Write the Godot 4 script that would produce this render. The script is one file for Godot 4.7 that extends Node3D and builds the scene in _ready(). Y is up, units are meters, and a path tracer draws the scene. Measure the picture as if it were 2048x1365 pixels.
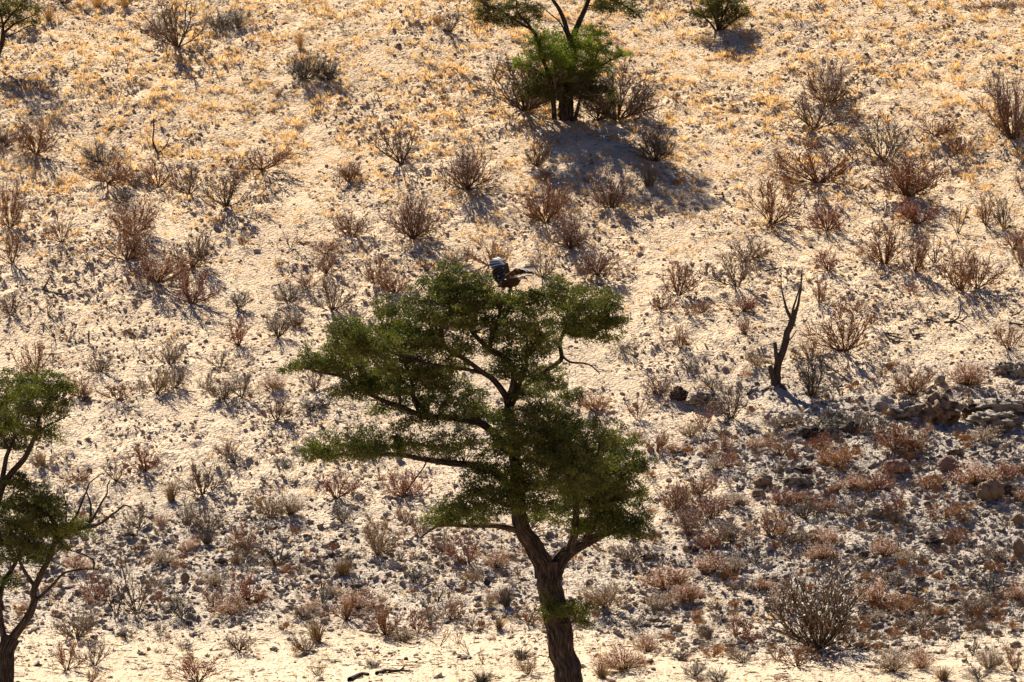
extends Node3D
# A dry sand and calcrete hillside seen with a long lens across a river bed: thorn trees,
# bare shrubs, a vulture landing in the crown of the nearest tree. Units are metres, -z is uphill.

class Buf:
	var v := PackedVector3Array()
	var n := PackedVector3Array()
	var c := PackedColorArray()
	var uv := PackedVector2Array()
	var i := PackedInt32Array()
	func mesh(smooth := false) -> ArrayMesh:
		var a := []
		a.resize(Mesh.ARRAY_MAX)
		a[Mesh.ARRAY_VERTEX] = v
		if smooth:
			a[Mesh.ARRAY_NORMAL] = n
		if c.size() == v.size() and c.size() > 0:
			a[Mesh.ARRAY_COLOR] = c
		if uv.size() == v.size() and uv.size() > 0:
			a[Mesh.ARRAY_TEX_UV] = uv
		a[Mesh.ARRAY_INDEX] = i
		var m := ArrayMesh.new()
		m.add_surface_from_arrays(Mesh.PRIMITIVE_TRIANGLES, a)
		return m

var rng := RandomNumberGenerator.new()
var n_hummock := FastNoiseLite.new()
var n_clod := FastNoiseLite.new()
var n_patch := FastNoiseLite.new()
var n_rock := FastNoiseLite.new()
var mats := {}
var forms := {}
var rocks_lib := []
var limb_points := PackedVector3Array()
var used := {}

const PROFILE_D := [-400.0, -40.0, 0.0, 8.0, 40.0, 90.0, 140.0, 146.0, 153.0, 163.0, 174.0, 187.0, 201.0, 211.0, 222.0, 240.0, 300.0, 420.0, 900.0]
const PROFILE_Y := [6.0, 6.2, 6.3, 5.6, 0.0, -0.6, -0.35, 0.02, 0.73, 2.2, 5.77, 10.95, 16.92, 21.4, 26.33, 34.0, 52.0, 60.0, 62.0]

func profile(d: float) -> float:
	var k := 0
	while k < PROFILE_D.size() - 2 and d > PROFILE_D[k + 1]:
		k += 1
	var d0: float = PROFILE_D[k]
	var d1: float = PROFILE_D[k + 1]
	var t := clampf((d - d0) / (d1 - d0), 0.0, 1.0)
	var h := d1 - d0
	return lerp_h(k, t, h)

func slope_at(k: int) -> float:
	if k <= 0 or k >= PROFILE_D.size() - 1:
		return 0.0
	return (PROFILE_Y[k + 1] - PROFILE_Y[k - 1]) / (PROFILE_D[k + 1] - PROFILE_D[k - 1])

func lerp_h(k: int, t: float, h: float) -> float:
	var t2 := t * t
	var t3 := t2 * t
	return (2.0 * t3 - 3.0 * t2 + 1.0) * PROFILE_Y[k] + (t3 - 2.0 * t2 + t) * h * slope_at(k) + (3.0 * t2 - 2.0 * t3) * PROFILE_Y[k + 1] + (t3 - t2) * h * slope_at(k + 1)

func swell(x: float, d: float) -> float:
	return 0.16 * sin(x * 0.31 + d * 0.13) + 0.12 * sin(x * 0.17 - d * 0.37 + 1.3) + 0.07 * sin(x * 0.83 + d * 0.51 + 0.4)

func ground(x: float, z: float) -> float:
	var d := -z
	return profile(d) + swell(x, d)

# trails where animals climb the slope: smoother sand, few clods
var trails := [
	[Vector2(-7.16, 206.47), Vector2(-8.19, 202.70), Vector2(-8.82, 199.52), Vector2(-9.43, 196.40), Vector2(-9.57, 193.57)],
	[Vector2(-10.01, 189.71), Vector2(-10.43, 187.45), Vector2(-10.93, 183.85), Vector2(-11.27, 180.92)],
	[Vector2(7.98, 206.09), Vector2(7.59, 201.11), Vector2(5.72, 196.32), Vector2(4.76, 191.32), Vector2(4.24, 188.76)],
	[Vector2(6.15, 183.91), Vector2(6.23, 181.15), Vector2(5.37, 178.52), Vector2(4.96, 176.07)],
]

func trail(x: float, d: float) -> float:
	var near := 99.0
	for line in trails:
		for k in line.size() - 1:
			var a: Vector2 = line[k]
			var b: Vector2 = line[k + 1]
			if d < minf(a.y, b.y) - 2.5 or d > maxf(a.y, b.y) + 2.5:
				continue
			var q := Geometry2D.get_closest_point_to_segment(Vector2(x, d), a, b)
			near = minf(near, q.distance_to(Vector2(x, d)))
	return clampf(1.0 - near / 0.9, 0.0, 1.0)

func stony(x: float, d: float) -> float:      # share of calcrete rubble in the ground
	var w := 2.2 * sin(d * 0.7 + x * 0.4) + 1.4 * n_patch.get_noise_2d(x * 3.0, d * 3.0)
	var right := smoothstep(3.5, 10.0, x + w) * smoothstep(156.0, 162.0, d + 0.5 * w) * (1.0 - smoothstep(181.0, 187.0, d + 0.4 * w))
	var left := 0.75 * (1.0 - smoothstep(-7.0, -3.0, x - w)) * smoothstep(162.0, 165.0, d) * (1.0 - smoothstep(171.0, 175.0, d + 0.4 * w))
	var middle := 0.6 * smoothstep(160.0, 163.5, d) * (1.0 - smoothstep(168.0, 177.0, d + 0.4 * w))
	return maxf(right, maxf(left, middle))

func roughness_of(x: float, d: float, fine := true) -> float:
	var t := trail(x, d)
	var flat := smoothstep(152.0, 166.0, d)
	var s := stony(x, d)
	var a := (0.22 + 0.78 * flat) * lerpf(clampf(0.85 + 1.5 * n_patch.get_noise_2d(x * 2.2 + 70.0, d * 1.6), 0.35, 1.35), 1.0, s)
	var h := 0.15 * n_hummock.get_noise_2d(x, d * 0.8)
	h += 0.13 * absf(n_clod.get_noise_2d(x * 1.0, d * 1.55)) * (1.0 - 0.25 * s)
	h -= 0.09 * pow(maxf(0.0, n_rock.get_noise_2d(x * 1.3, d * 1.1)), 0.7)
	return h * a * (1.0 - 0.55 * t) - 0.05 * t

func top(x: float, z: float) -> float:
	return ground(x, z) + roughness_of(x, -z)

# ---------------------------------------------------------------- naming and tagging
func numbered(called: String) -> String:
	if not used.has(called):
		used[called] = 0
		return called
	used[called] += 1
	return "%s_%03d" % [called, used[called]]

func thing(called: String, label: String, category: String, at: Vector3, group := "") -> Node3D:
	var o := Node3D.new()
	o.name = numbered(called)
	add_child(o)
	o.position = at
	tag(o, label, category, group)
	return o

func tag(o: Node, label: String, category: String, group := "") -> void:
	o.set_meta("label", label)
	o.set_meta("category", category)
	if group:
		o.set_meta("group", group)

func part(called: String, m: Mesh, material: Material, parent: Node) -> MeshInstance3D:
	var o := MeshInstance3D.new()
	o.name = called
	o.mesh = m
	o.material_override = material
	parent.add_child(o, true)
	return o

func lin(r: float, g: float, b: float) -> Color:
	return Color(r, g, b).linear_to_srgb()

func plain(r: float, g: float, b: float, rough := 0.95, back := Color.BLACK) -> StandardMaterial3D:
	var m := StandardMaterial3D.new()
	m.albedo_color = lin(r, g, b)
	m.roughness = rough
	m.metallic_specular = 0.2
	if back != Color.BLACK:
		m.backlight_enabled = true
		m.backlight = back
	return m

func tinted(rough := 0.95, back := Color.BLACK) -> StandardMaterial3D:
	var m := plain(1, 1, 1, rough, back)
	m.vertex_color_use_as_albedo = true
	return m

func noise_texture(noise: FastNoiseLite, size: int, ramp: Gradient = null) -> NoiseTexture2D:
	var t := NoiseTexture2D.new()
	t.width = size
	t.height = size
	t.seamless = true
	t.noise = noise
	if ramp:
		t.color_ramp = ramp
	return t

func fnoise(seed_no: int, freq: float, oct := 4, kind := FastNoiseLite.TYPE_SIMPLEX_SMOOTH) -> FastNoiseLite:
	var f := FastNoiseLite.new()
	f.seed = seed_no
	f.noise_type = kind
	f.frequency = freq
	f.fractal_octaves = oct
	f.fractal_type = FastNoiseLite.FRACTAL_FBM
	return f

func ramp2(a: Color, b: Color) -> Gradient:
	var g := Gradient.new()
	g.set_color(0, a)
	g.set_color(1, b)
	return g

# ---------------------------------------------------------------- shapes
func rod(b: Buf, p: PackedVector3Array, r0: float, r1: float, sides := 3, col := Color.WHITE) -> void:
	var first := b.v.size()
	var count := p.size()
	for k in count:
		var along := (p[mini(k + 1, count - 1)] - p[maxi(k - 1, 0)]).normalized()
		var side := along.cross(Vector3(0.31, 0.2, 0.93)).normalized()
		var up := side.cross(along)
		var r := lerpf(r0, r1, float(k) / (count - 1))
		for s in sides:
			var a := TAU * s / sides
			b.v.append(p[k] + (side * cos(a) + up * sin(a)) * r)
			b.c.append(col)
	for k in count - 1:
		for s in sides:
			var a := first + k * sides + s
			var c := first + k * sides + (s + 1) % sides
			b.i.append_array(PackedInt32Array([a, c, a + sides, c, c + sides, a + sides]))

func leaf(b: Buf, at: Vector3, along: Vector3, across: Vector3, long: float, wide: float, col: Color) -> void:
	var k := b.v.size()
	b.v.append(at)
	b.v.append(at + along * long * 0.5 + across * wide * 0.5)
	b.v.append(at + along * long)
	b.v.append(at + along * long * 0.5 - across * wide * 0.5)
	for j in 4:
		b.c.append(col)
	b.i.append_array(PackedInt32Array([k, k + 1, k + 2, k, k + 2, k + 3]))

func ball_dir() -> Vector3:
	var y := rng.randf_range(-1, 1)
	var a := rng.randf() * TAU
	var s := sqrt(1.0 - y * y)
	return Vector3(s * cos(a), y, s * sin(a))

func smooth_line(p: PackedVector3Array, steps: int) -> PackedVector3Array:
	var q := PackedVector3Array()
	for k in p.size() - 1:
		var a := p[maxi(k - 1, 0)]
		var d := p[mini(k + 2, p.size() - 1)]
		for s in steps:
			q.append(p[k].cubic_interpolate(p[k + 1], a, d, float(s) / steps))
	q.append(p[p.size() - 1])
	return q

# a limb with furrowed bark: radii run from r0 to r1, flare widens the foot
func limb_mesh(p: PackedVector3Array, r0: float, r1: float, sides: int, flare := 0.0, wobble := 1.0) -> ArrayMesh:
	var line := smooth_line(p, 7 if r0 > 0.12 else 4)
	var b := Buf.new()
	var count := line.size()
	var total := 0.0
	var side := Vector3.RIGHT
	for k in count:
		var along := (line[mini(k + 1, count - 1)] - line[maxi(k - 1, 0)]).normalized()
		side = (side - along * side.dot(along)).normalized() if k else along.cross(Vector3(0.2, 0.1, 0.97)).normalized()
		var up := side.cross(along)
		if k:
			total += line[k].distance_to(line[k - 1])
		var t := float(k) / (count - 1)
		var r := lerpf(r0, r1, pow(t, 0.8)) * (1.0 + flare * pow(1.0 - t, 6.0))
		var kink := Vector3(n_rock.get_noise_3d(line[k].x, line[k].y, 7.0), 0, n_rock.get_noise_3d(line[k].y, line[k].z, 3.0)) * r * 0.3 * wobble * minf(1.0, 5.0 * t)
		for s in sides + 1:
			var a := TAU * (s % sides) / sides
			var around := side * cos(a) + up * sin(a)
			var q := 0.0
			if sides >= 10:
				var rib := absf(sin(a * roundf(sides / 5.0) + 1.6 * n_hummock.get_noise_2d(total * 0.9, a * 0.7 * (TAU - a))))
				q = 0.20 * (rib - 0.75) + 0.12 * n_rock.get_noise_3d(around.x * 1.5, total * 0.45, around.z * 1.5)
			else:
				q = 0.22 * n_rock.get_noise_3d(around.x * 2.0, total * 2.0, around.z * 2.0)
			b.v.append(line[k] + kink + around * r * (1.0 + q * wobble))
			b.n.append(Vector3.ZERO)
			b.uv.append(Vector2(float(s) / sides * maxf(1.0, roundf(r0 * 12.0)), total * 1.2))
	var w := sides + 1
	for k in count - 1:
		for s in sides:
			var a := k * w + s
			var idx := [a, a + 1, a + w, a + 1, a + w + 1, a + w]
			for h in [0, 3]:
				var fn := (b.v[idx[h + 2]] - b.v[idx[h]]).cross(b.v[idx[h + 1]] - b.v[idx[h]])
				for j in 3:
					b.n[idx[h + j]] += fn
			b.i.append_array(PackedInt32Array(idx))
	for k in count:
		var both := b.n[k * w] + b.n[k * w + sides]
		b.n[k * w] = both
		b.n[k * w + sides] = both
	for k in b.n.size():
		b.n[k] = b.n[k].normalized()
	return b.mesh(true)

# ---------------------------------------------------------------- shrubs, each shape grown once in a unit box
func grow(form: String, no: int) -> Array:
	rng.seed = hash(form) + no * 977
	var stems := Buf.new()
	var twigs := Buf.new()
	var leaves := Buf.new()
	var p := {"stems": 17, "tilt": [0.1, 1.3], "sub": [6, 9], "sub2": [3, 5], "leaf": 1, "curl": 0.42, "len": [0.75, 1.05], "thick": 1.0}
	match form:
		"dense": p = {"stems": 27, "tilt": [0.05, 1.4], "sub": [7, 9], "sub2": [4, 5], "leaf": 1, "curl": 0.45, "len": [0.65, 1.0], "thick": 0.85}
		"spread": p = {"stems": 20, "tilt": [0.6, 1.5], "sub": [6, 9], "sub2": [3, 5], "leaf": 1, "curl": 0.55, "len": [0.6, 1.1], "thick": 1.0}
		"sparse": p = {"stems": 5, "tilt": [0.1, 0.9], "sub": [2, 4], "sub2": [1, 3], "leaf": 0, "curl": 0.25, "len": [0.6, 1.05], "thick": 1.3}
		"vee": p = {"stems": 13, "tilt": [0.15, 0.95], "sub": [4, 6], "sub2": [2, 4], "leaf": 0, "curl": 0.22, "len": [0.8, 1.1], "thick": 0.9}
		"broom": p = {"stems": 38, "tilt": [0.0, 1.35], "sub": [7, 10], "sub2": [3, 5], "leaf": 1, "curl": 0.5, "len": [0.65, 1.0], "thick": 0.7}
		"cushion": p = {"stems": 60, "tilt": [0.0, 1.35], "sub": [4, 6], "sub2": [2, 3], "leaf": 4, "curl": 0.25, "len": [0.6, 0.9], "thick": 0.6}
	if form == "tuft":
		for k in 150:
			var a := rng.randf() * TAU
			var tilt := rng.randf_range(0.0, 0.75) * rng.randf_range(0.5, 1.0)
			var l := rng.randf_range(0.55, 1.05)
			var out := Vector3(cos(a), 0, sin(a))
			var foot := out * rng.randf() * 0.12
			var knee := foot + (out * sin(tilt) + Vector3.UP * cos(tilt)) * l * 0.55
			var tip := knee + (out * sin(tilt * 1.5) + Vector3.UP * cos(tilt * 1.5)) * l * 0.45
			rod(twigs if k % 3 else stems, PackedVector3Array([foot, knee, tip]), 0.008, 0.003)
		return [stems.mesh(), twigs.mesh(), null]
	for s in p.stems:
		var a := rng.randf() * TAU
		var tilt: float = lerpf(p.tilt[0], p.tilt[1], pow(rng.randf(), 0.6))
		var out := Vector3(cos(a), 0, sin(a))
		var l := rng.randf_range(p.len[0], p.len[1])
		var pts := PackedVector3Array([out * rng.randf() * 0.05])
		var dir := out * sin(tilt) + Vector3.UP * cos(tilt)
		for k in 4:
			pts.append(pts[k] + dir * l * 0.25)
			dir = (dir + Vector3.UP * 0.18 * p.curl + ball_dir() * p.curl * 0.55).normalized()
		rod(stems, pts, 0.015 * p.thick, 0.005 * p.thick)
		for q in rng.randi_range(p.sub[0], p.sub[1]):
			var t := rng.randf_range(0.9, 3.7)
			var at := pts[int(t)].lerp(pts[int(t) + 1], t - int(t))
			var base := (pts[int(t) + 1] - pts[int(t)]).normalized()
			var d2 := (base + ball_dir() * 0.75 + Vector3.UP * 0.15).normalized()
			var l2 := l * rng.randf_range(0.16, 0.36)
			var mid := at + d2 * l2 * 0.5
			var end := mid + (d2 + ball_dir() * 0.4 + Vector3.UP * 0.1).normalized() * l2 * 0.5
			rod(twigs, PackedVector3Array([at, mid, end]), 0.010 * p.thick, 0.005 * p.thick)
			for w in rng.randi_range(p.sub2[0], p.sub2[1]):
				var f := at.lerp(end, rng.randf_range(0.3, 1.0))
				var d3 := (d2 + ball_dir() * 0.9 + Vector3.UP * 0.1).normalized()
				var tip := f + d3 * l2 * rng.randf_range(0.25, 0.55)
				rod(twigs, PackedVector3Array([f, tip]), 0.007 * p.thick, 0.003)
				for e in int(p.leaf):
					leaf(leaves, f.lerp(tip, rng.randf_range(0.3, 1.0)), (d3 + ball_dir()).normalized(), ball_dir(), rng.randf_range(0.02, 0.045) * (1.25 if form == "cushion" else 1.0), rng.randf_range(0.012, 0.026), Color.WHITE)
	# bring the shape into a box one wide and one high
	var box := AABB(Vector3.ZERO, Vector3.ZERO)
	for q in stems.v:
		box = box.expand(q)
	for q in twigs.v:
		box = box.expand(q)
	var sx := 1.0 / (0.5 * (box.size.x + box.size.z)) * 1.22
	var sy := 1.0 / box.end.y * 1.12
	for bb in [stems, twigs, leaves]:
		for k in bb.v.size():
			bb.v[k] = bb.v[k] * Vector3(sx, sy, sx)
	return [stems.mesh(), twigs.mesh(), leaves.mesh() if leaves.v.size() else null]

var palettes := {   # stem, twig, leaf: base colours, linear
	"rust": [[0.10, 0.050, 0.022], [0.25, 0.105, 0.026], [0.29, 0.12, 0.023]],
	"red": [[0.115, 0.046, 0.023], [0.265, 0.090, 0.030], [0.30, 0.093, 0.027]],
	"brown": [[0.085, 0.055, 0.035], [0.185, 0.118, 0.066], [0.22, 0.135, 0.066]],
	"umber": [[0.05, 0.034, 0.021], [0.12, 0.07, 0.03], [0.09, 0.055, 0.022]],
	"grey": [[0.085, 0.068, 0.053], [0.155, 0.127, 0.097], [0.175, 0.145, 0.105]],
	"mauve": [[0.09, 0.052, 0.035], [0.20, 0.105, 0.057], [0.22, 0.112, 0.055]],
	"tan": [[0.13, 0.087, 0.047], [0.29, 0.185, 0.07], [0.34, 0.21, 0.072]],
	"orange": [[0.10, 0.06, 0.028], [0.34, 0.15, 0.018], [0.46, 0.19, 0.014]],
	"gold": [[0.40, 0.25, 0.09], [0.60, 0.38, 0.12], [0.60, 0.38, 0.12]],
	"dark": [[0.045, 0.036, 0.029], [0.085, 0.066, 0.047], [0.10, 0.078, 0.044]],
	"green": [[0.05, 0.04, 0.03], [0.085, 0.08, 0.04], [0.11, 0.13, 0.035]],
}
var made := 0

func shrub(called: String, form: String, tone: String, x: float, z: float, wide: float, high: float, label: String) -> void:
	var count := 3 if form in ["sparse", "tuft", "vee"] else 4
	if not forms.has(form):
		forms[form] = []
		for k in count:
			forms[form].append(grow(form, k))
	if not mats.has(tone):
		var c: Array = palettes[tone]
		mats[tone] = [plain(c[0][0], c[0][1], c[0][2]), plain(c[1][0], c[1][1], c[1][2], 0.9, Color(0.45, 0.45, 0.45)), plain(c[2][0], c[2][1], c[2][2], 0.9, Color(0.7, 0.7, 0.7))]
	made += 1
	rng.seed = 4000 + made
	var shape: Array = forms[form][rng.randi() % count]
	var o := thing(called, label, "grass tuft" if called == "grass_tuft" else "shrub", Vector3(x, top(x, z) - 0.02, z), "dry bushes and tufts on the slope")
	o.rotation = Vector3(rng.randf_range(-0.08, 0.08), rng.randf() * TAU, rng.randf_range(-0.08, 0.08))
	o.scale = Vector3(wide * 1.12, high, wide * 1.12)
	var names := ["dry_blades", "blades"] if form == "tuft" else ["stems", "twigs"]
	part(names[0], shape[0], mats[tone][0], o)
	part(names[1], shape[1], mats[tone][1], o).set_meta("kind", "stuff")
	if shape[2]:
		part("dry_leaves", shape[2], mats[tone][2], o).set_meta("kind", "stuff")

# ---------------------------------------------------------------- trees
func branch(t: Node3D, called: String, pts: Array, r0: float, r1: float, flare := 0.0) -> void:
	var p := PackedVector3Array(pts)
	var sides := 44 if r0 > 0.2 else (18 if r0 > 0.09 else 7)
	part(called, limb_mesh(p, r0, r1, sides, flare, 2.3 if t.get_meta("category") == "dead tree" else 1.0), mats.bark if t.get_meta("category") == "tree" else mats.deadwood, t)
	var line := smooth_line(p, 6)
	if called != "trunk":
		limb_points.append_array(line)
	else:
		limb_points.append_array(line.slice(line.size() * 2 / 3))

var tree_twigs: Buf

func clump(t: Node3D, cx: float, cy: float, rx: float, ry: float, kind := "thorn", forward := 0.0) -> void:
	var here := Vector3(cx, cy, 0)
	var best := Vector3.ZERO
	var least := 1e9
	for q in limb_points:
		var s := Vector2(q.x - cx, (q.y - cy) + 0.15).length()
		if s < least:
			least = s
			best = q
	here.z = best.z + rng.randf_range(-0.75, 0.75) * rx + forward
	var rz := rx * 0.85
	var b := Buf.new()
	var area := rx * ry * PI
	var groups := int(clampf(area * (53.0 if kind == "thorn" else 42.0), 9.0, 130.0))
	var tint := rng.randf_range(-0.25, 0.25)
	for g in groups:
		var d := ball_dir()
		var shell := pow(rng.randf(), 0.45) * (1.0 if rng.randf() < 0.8 else rng.randf_range(1.0, 1.28))
		var at := here + Vector3(d.x * rx, d.y * ry, d.z * rz) * shell
		at += Vector3(0, ry * 0.25 * (1.0 - (d.x * d.x + d.z * d.z)), 0)
		if g % 3 == 0:
			var mid := best.lerp(at, 0.5) + ball_dir() * 0.12 - Vector3(0, 0.06, 0)
			rod(tree_twigs, PackedVector3Array([best + ball_dir() * 0.03, mid, at]), 0.016, 0.005)
		var dir := (at - best).normalized() if at.distance_to(best) > 0.05 else Vector3.UP
		for e in 3:
			var tip := at + (dir * 0.4 + ball_dir()).normalized() * rng.randf_range(0.10, 0.22)
			rod(tree_twigs, PackedVector3Array([at, tip]), 0.006, 0.003)
		var tone := clampf(0.45 + tint + rng.randf_range(-0.4, 0.4), 0.0, 1.0)
		var many := rng.randi_range(26, 58)
		for e in many:
			var off := ball_dir() * pow(rng.randf(), 0.6) * Vector3(0.22, 0.13, 0.22)
			var q := clampf(tone + rng.randf_range(-0.25, 0.25), 0.0, 1.0)
			var col := Color(lerpf(0.042, 0.140, q), lerpf(0.054, 0.142, q), lerpf(0.019, 0.033, q))
			if kind == "fresh":
				col = Color(lerpf(0.08, 0.23, q), lerpf(0.12, 0.27, q), lerpf(0.02, 0.035, q))
			elif kind == "dry":
				col = Color(lerpf(0.10, 0.22, q), lerpf(0.07, 0.13, q), lerpf(0.025, 0.05, q))
			elif kind == "olive":
				col = Color(lerpf(0.06, 0.13, q), lerpf(0.066, 0.115, q), lerpf(0.022, 0.035, q))
			leaf(b, at + off, ball_dir(), ball_dir(), rng.randf_range(0.07, 0.115), rng.randf_range(0.026, 0.042), col)
	part("foliage_clump", b.mesh(), mats.leaf, t).set_meta("kind", "stuff")

func begin_tree(called: String, label: String, x: float, z: float, sink := 0.05, category := "tree") -> Node3D:
	limb_points = PackedVector3Array()
	tree_twigs = Buf.new()
	return thing(called, label, category, Vector3(x, top(x, z) - sink, z))

func end_tree(t: Node3D) -> void:
	if tree_twigs.v.size():
		part("twigs", tree_twigs.mesh(), mats.twig, t).set_meta("kind", "stuff")

# ---------------------------------------------------------------- stones
func stone_shape(no: int, rough: float, flatten: float) -> ArrayMesh:
	var cols := 32
	var rows := 20
	var b := Buf.new()
	rng.seed = 900 + no
	var cuts := []
	for k in 9:
		cuts.append([ball_dir(), rng.randf_range(0.62, 0.95)])
	for r in rows + 1:
		for c in cols + 1:
			var th := PI * r / rows
			var ph := TAU * (c % cols) / cols
			var d := Vector3(sin(th) * cos(ph), cos(th), sin(th) * sin(ph))
			var rad := 1.0
			for cut in cuts:
				var k: float = d.dot(cut[0])
				if k > 0.05:
					rad = minf(rad, lerpf(1.0, cut[1] / k, 0.85))
			rad += rough * (1.2 * n_rock.get_noise_3d(d.x * 1.6 + no * 9.0, d.y * 1.6, d.z * 1.6) + 0.9 * n_clod.get_noise_3d(d.x * 1.3 + no, d.y * 1.3, d.z * 1.3) - 0.5 * absf(n_rock.get_noise_3d(d.x * 3.4, d.y * 3.4 + no * 3.0, d.z * 3.4)))
			b.v.append(d * rad * Vector3(0.5, 0.5 * flatten, 0.5))
			b.n.append(Vector3.ZERO)
			var s := 0.5 + 0.5 * n_patch.get_noise_3d(d.x * 30.0 + no * 40.0, d.y * 30.0, d.z * 30.0)
			var spot := smoothstep(0.05, 0.3, n_rock.get_noise_3d(d.x * 1.6, d.y * 1.6 + no * 5.0, d.z * 1.6)) * rough * 2.5
			var v := lerpf(0.8, 1.25, s) * (1.0 - minf(0.75, spot))
			b.c.append(Color(v, v * lerpf(1.0, 0.93, s), v * lerpf(1.0, 0.85, s)))
	var w := cols + 1
	for r in rows:
		for c in cols:
			var a := r * w + c
			var idx := [a, a + 1, a + w, a + 1, a + w + 1, a + w]
			for h in [0, 3]:
				var fn := (b.v[idx[h + 2]] - b.v[idx[h]]).cross(b.v[idx[h + 1]] - b.v[idx[h]])
				for j in 3:
					b.n[idx[h + j]] += fn
			b.i.append_array(PackedInt32Array(idx))
	for r in rows + 1:
		var both := b.n[r * w] + b.n[r * w + cols]
		b.n[r * w] = both
		b.n[r * w + cols] = both
	for k in b.n.size():
		b.n[k] = b.n[k].normalized() if b.n[k].length() > 1e-9 else b.v[k].normalized()
	return b.mesh(true)

func stone(called: String, no: int, tone: String, x: float, z: float, wide: float, high: float, deep: float, turn: float, label: String) -> void:
	var o := MeshInstance3D.new()
	o.name = numbered(called)
	o.mesh = rocks_lib[no % rocks_lib.size()]
	o.material_override = mats[tone]
	add_child(o)
	o.position = Vector3(x, top(x, z) + high * 0.33, z)
	o.rotation = Vector3(0, turn, 0.06 * sin(x * 7.0))
	o.scale = Vector3(wide * 1.12, high * 1.35, deep)
	tag(o, label, "boulder" if called == "boulder" else "rock", "stones on the slope")

func deadwood(called: String, label: String, x: float, z: float, lines: Array, category := "branch") -> void:
	var o := thing(called, label, category, Vector3(x, ground(x, z), z), "dead wood on the ground")
	for k in lines.size():
		var l: Array = lines[k]
		part("stem" if k == 0 else "side_branch", limb_mesh(PackedVector3Array(l[0]), l[1], l[2], 7, 0.0, 1.0), mats.deadwood, o)

# ---------------------------------------------------------------- cover too fine to count
func scatter(called: String, label: String, category: String, m: Mesh, material: Material, places: Array, colors: Array = []) -> void:
	var mm := MultiMesh.new()
	mm.transform_format = MultiMesh.TRANSFORM_3D
	mm.use_colors = colors.size() > 0
	mm.mesh = m
	mm.instance_count = places.size()
	for k in places.size():
		mm.set_instance_transform(k, places[k])
		if colors.size():
			mm.set_instance_color(k, colors[k])
	var o := MultiMeshInstance3D.new()
	o.name = numbered(called)
	o.multimesh = mm
	o.material_override = material
	add_child(o)
	tag(o, label, category)
	o.set_meta("kind", "stuff")

func spot() -> Vector2:           # a random place of the slope in view, as x and distance
	var d := 143.0 + 86.0 * rng.randf()
	var half := d * 0.108 + 0.5
	return Vector2(rng.randf_range(-half, half), d)

func seat(x: float, d: float, s: Vector3, lean := 0.0) -> Transform3D:
	var h := top(x, -d)
	var b := Basis.from_euler(Vector3(rng.randf_range(-lean, lean), rng.randf() * TAU, rng.randf_range(-lean, lean))).scaled_local(s)
	return Transform3D(b, Vector3(x, h, -d))

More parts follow.
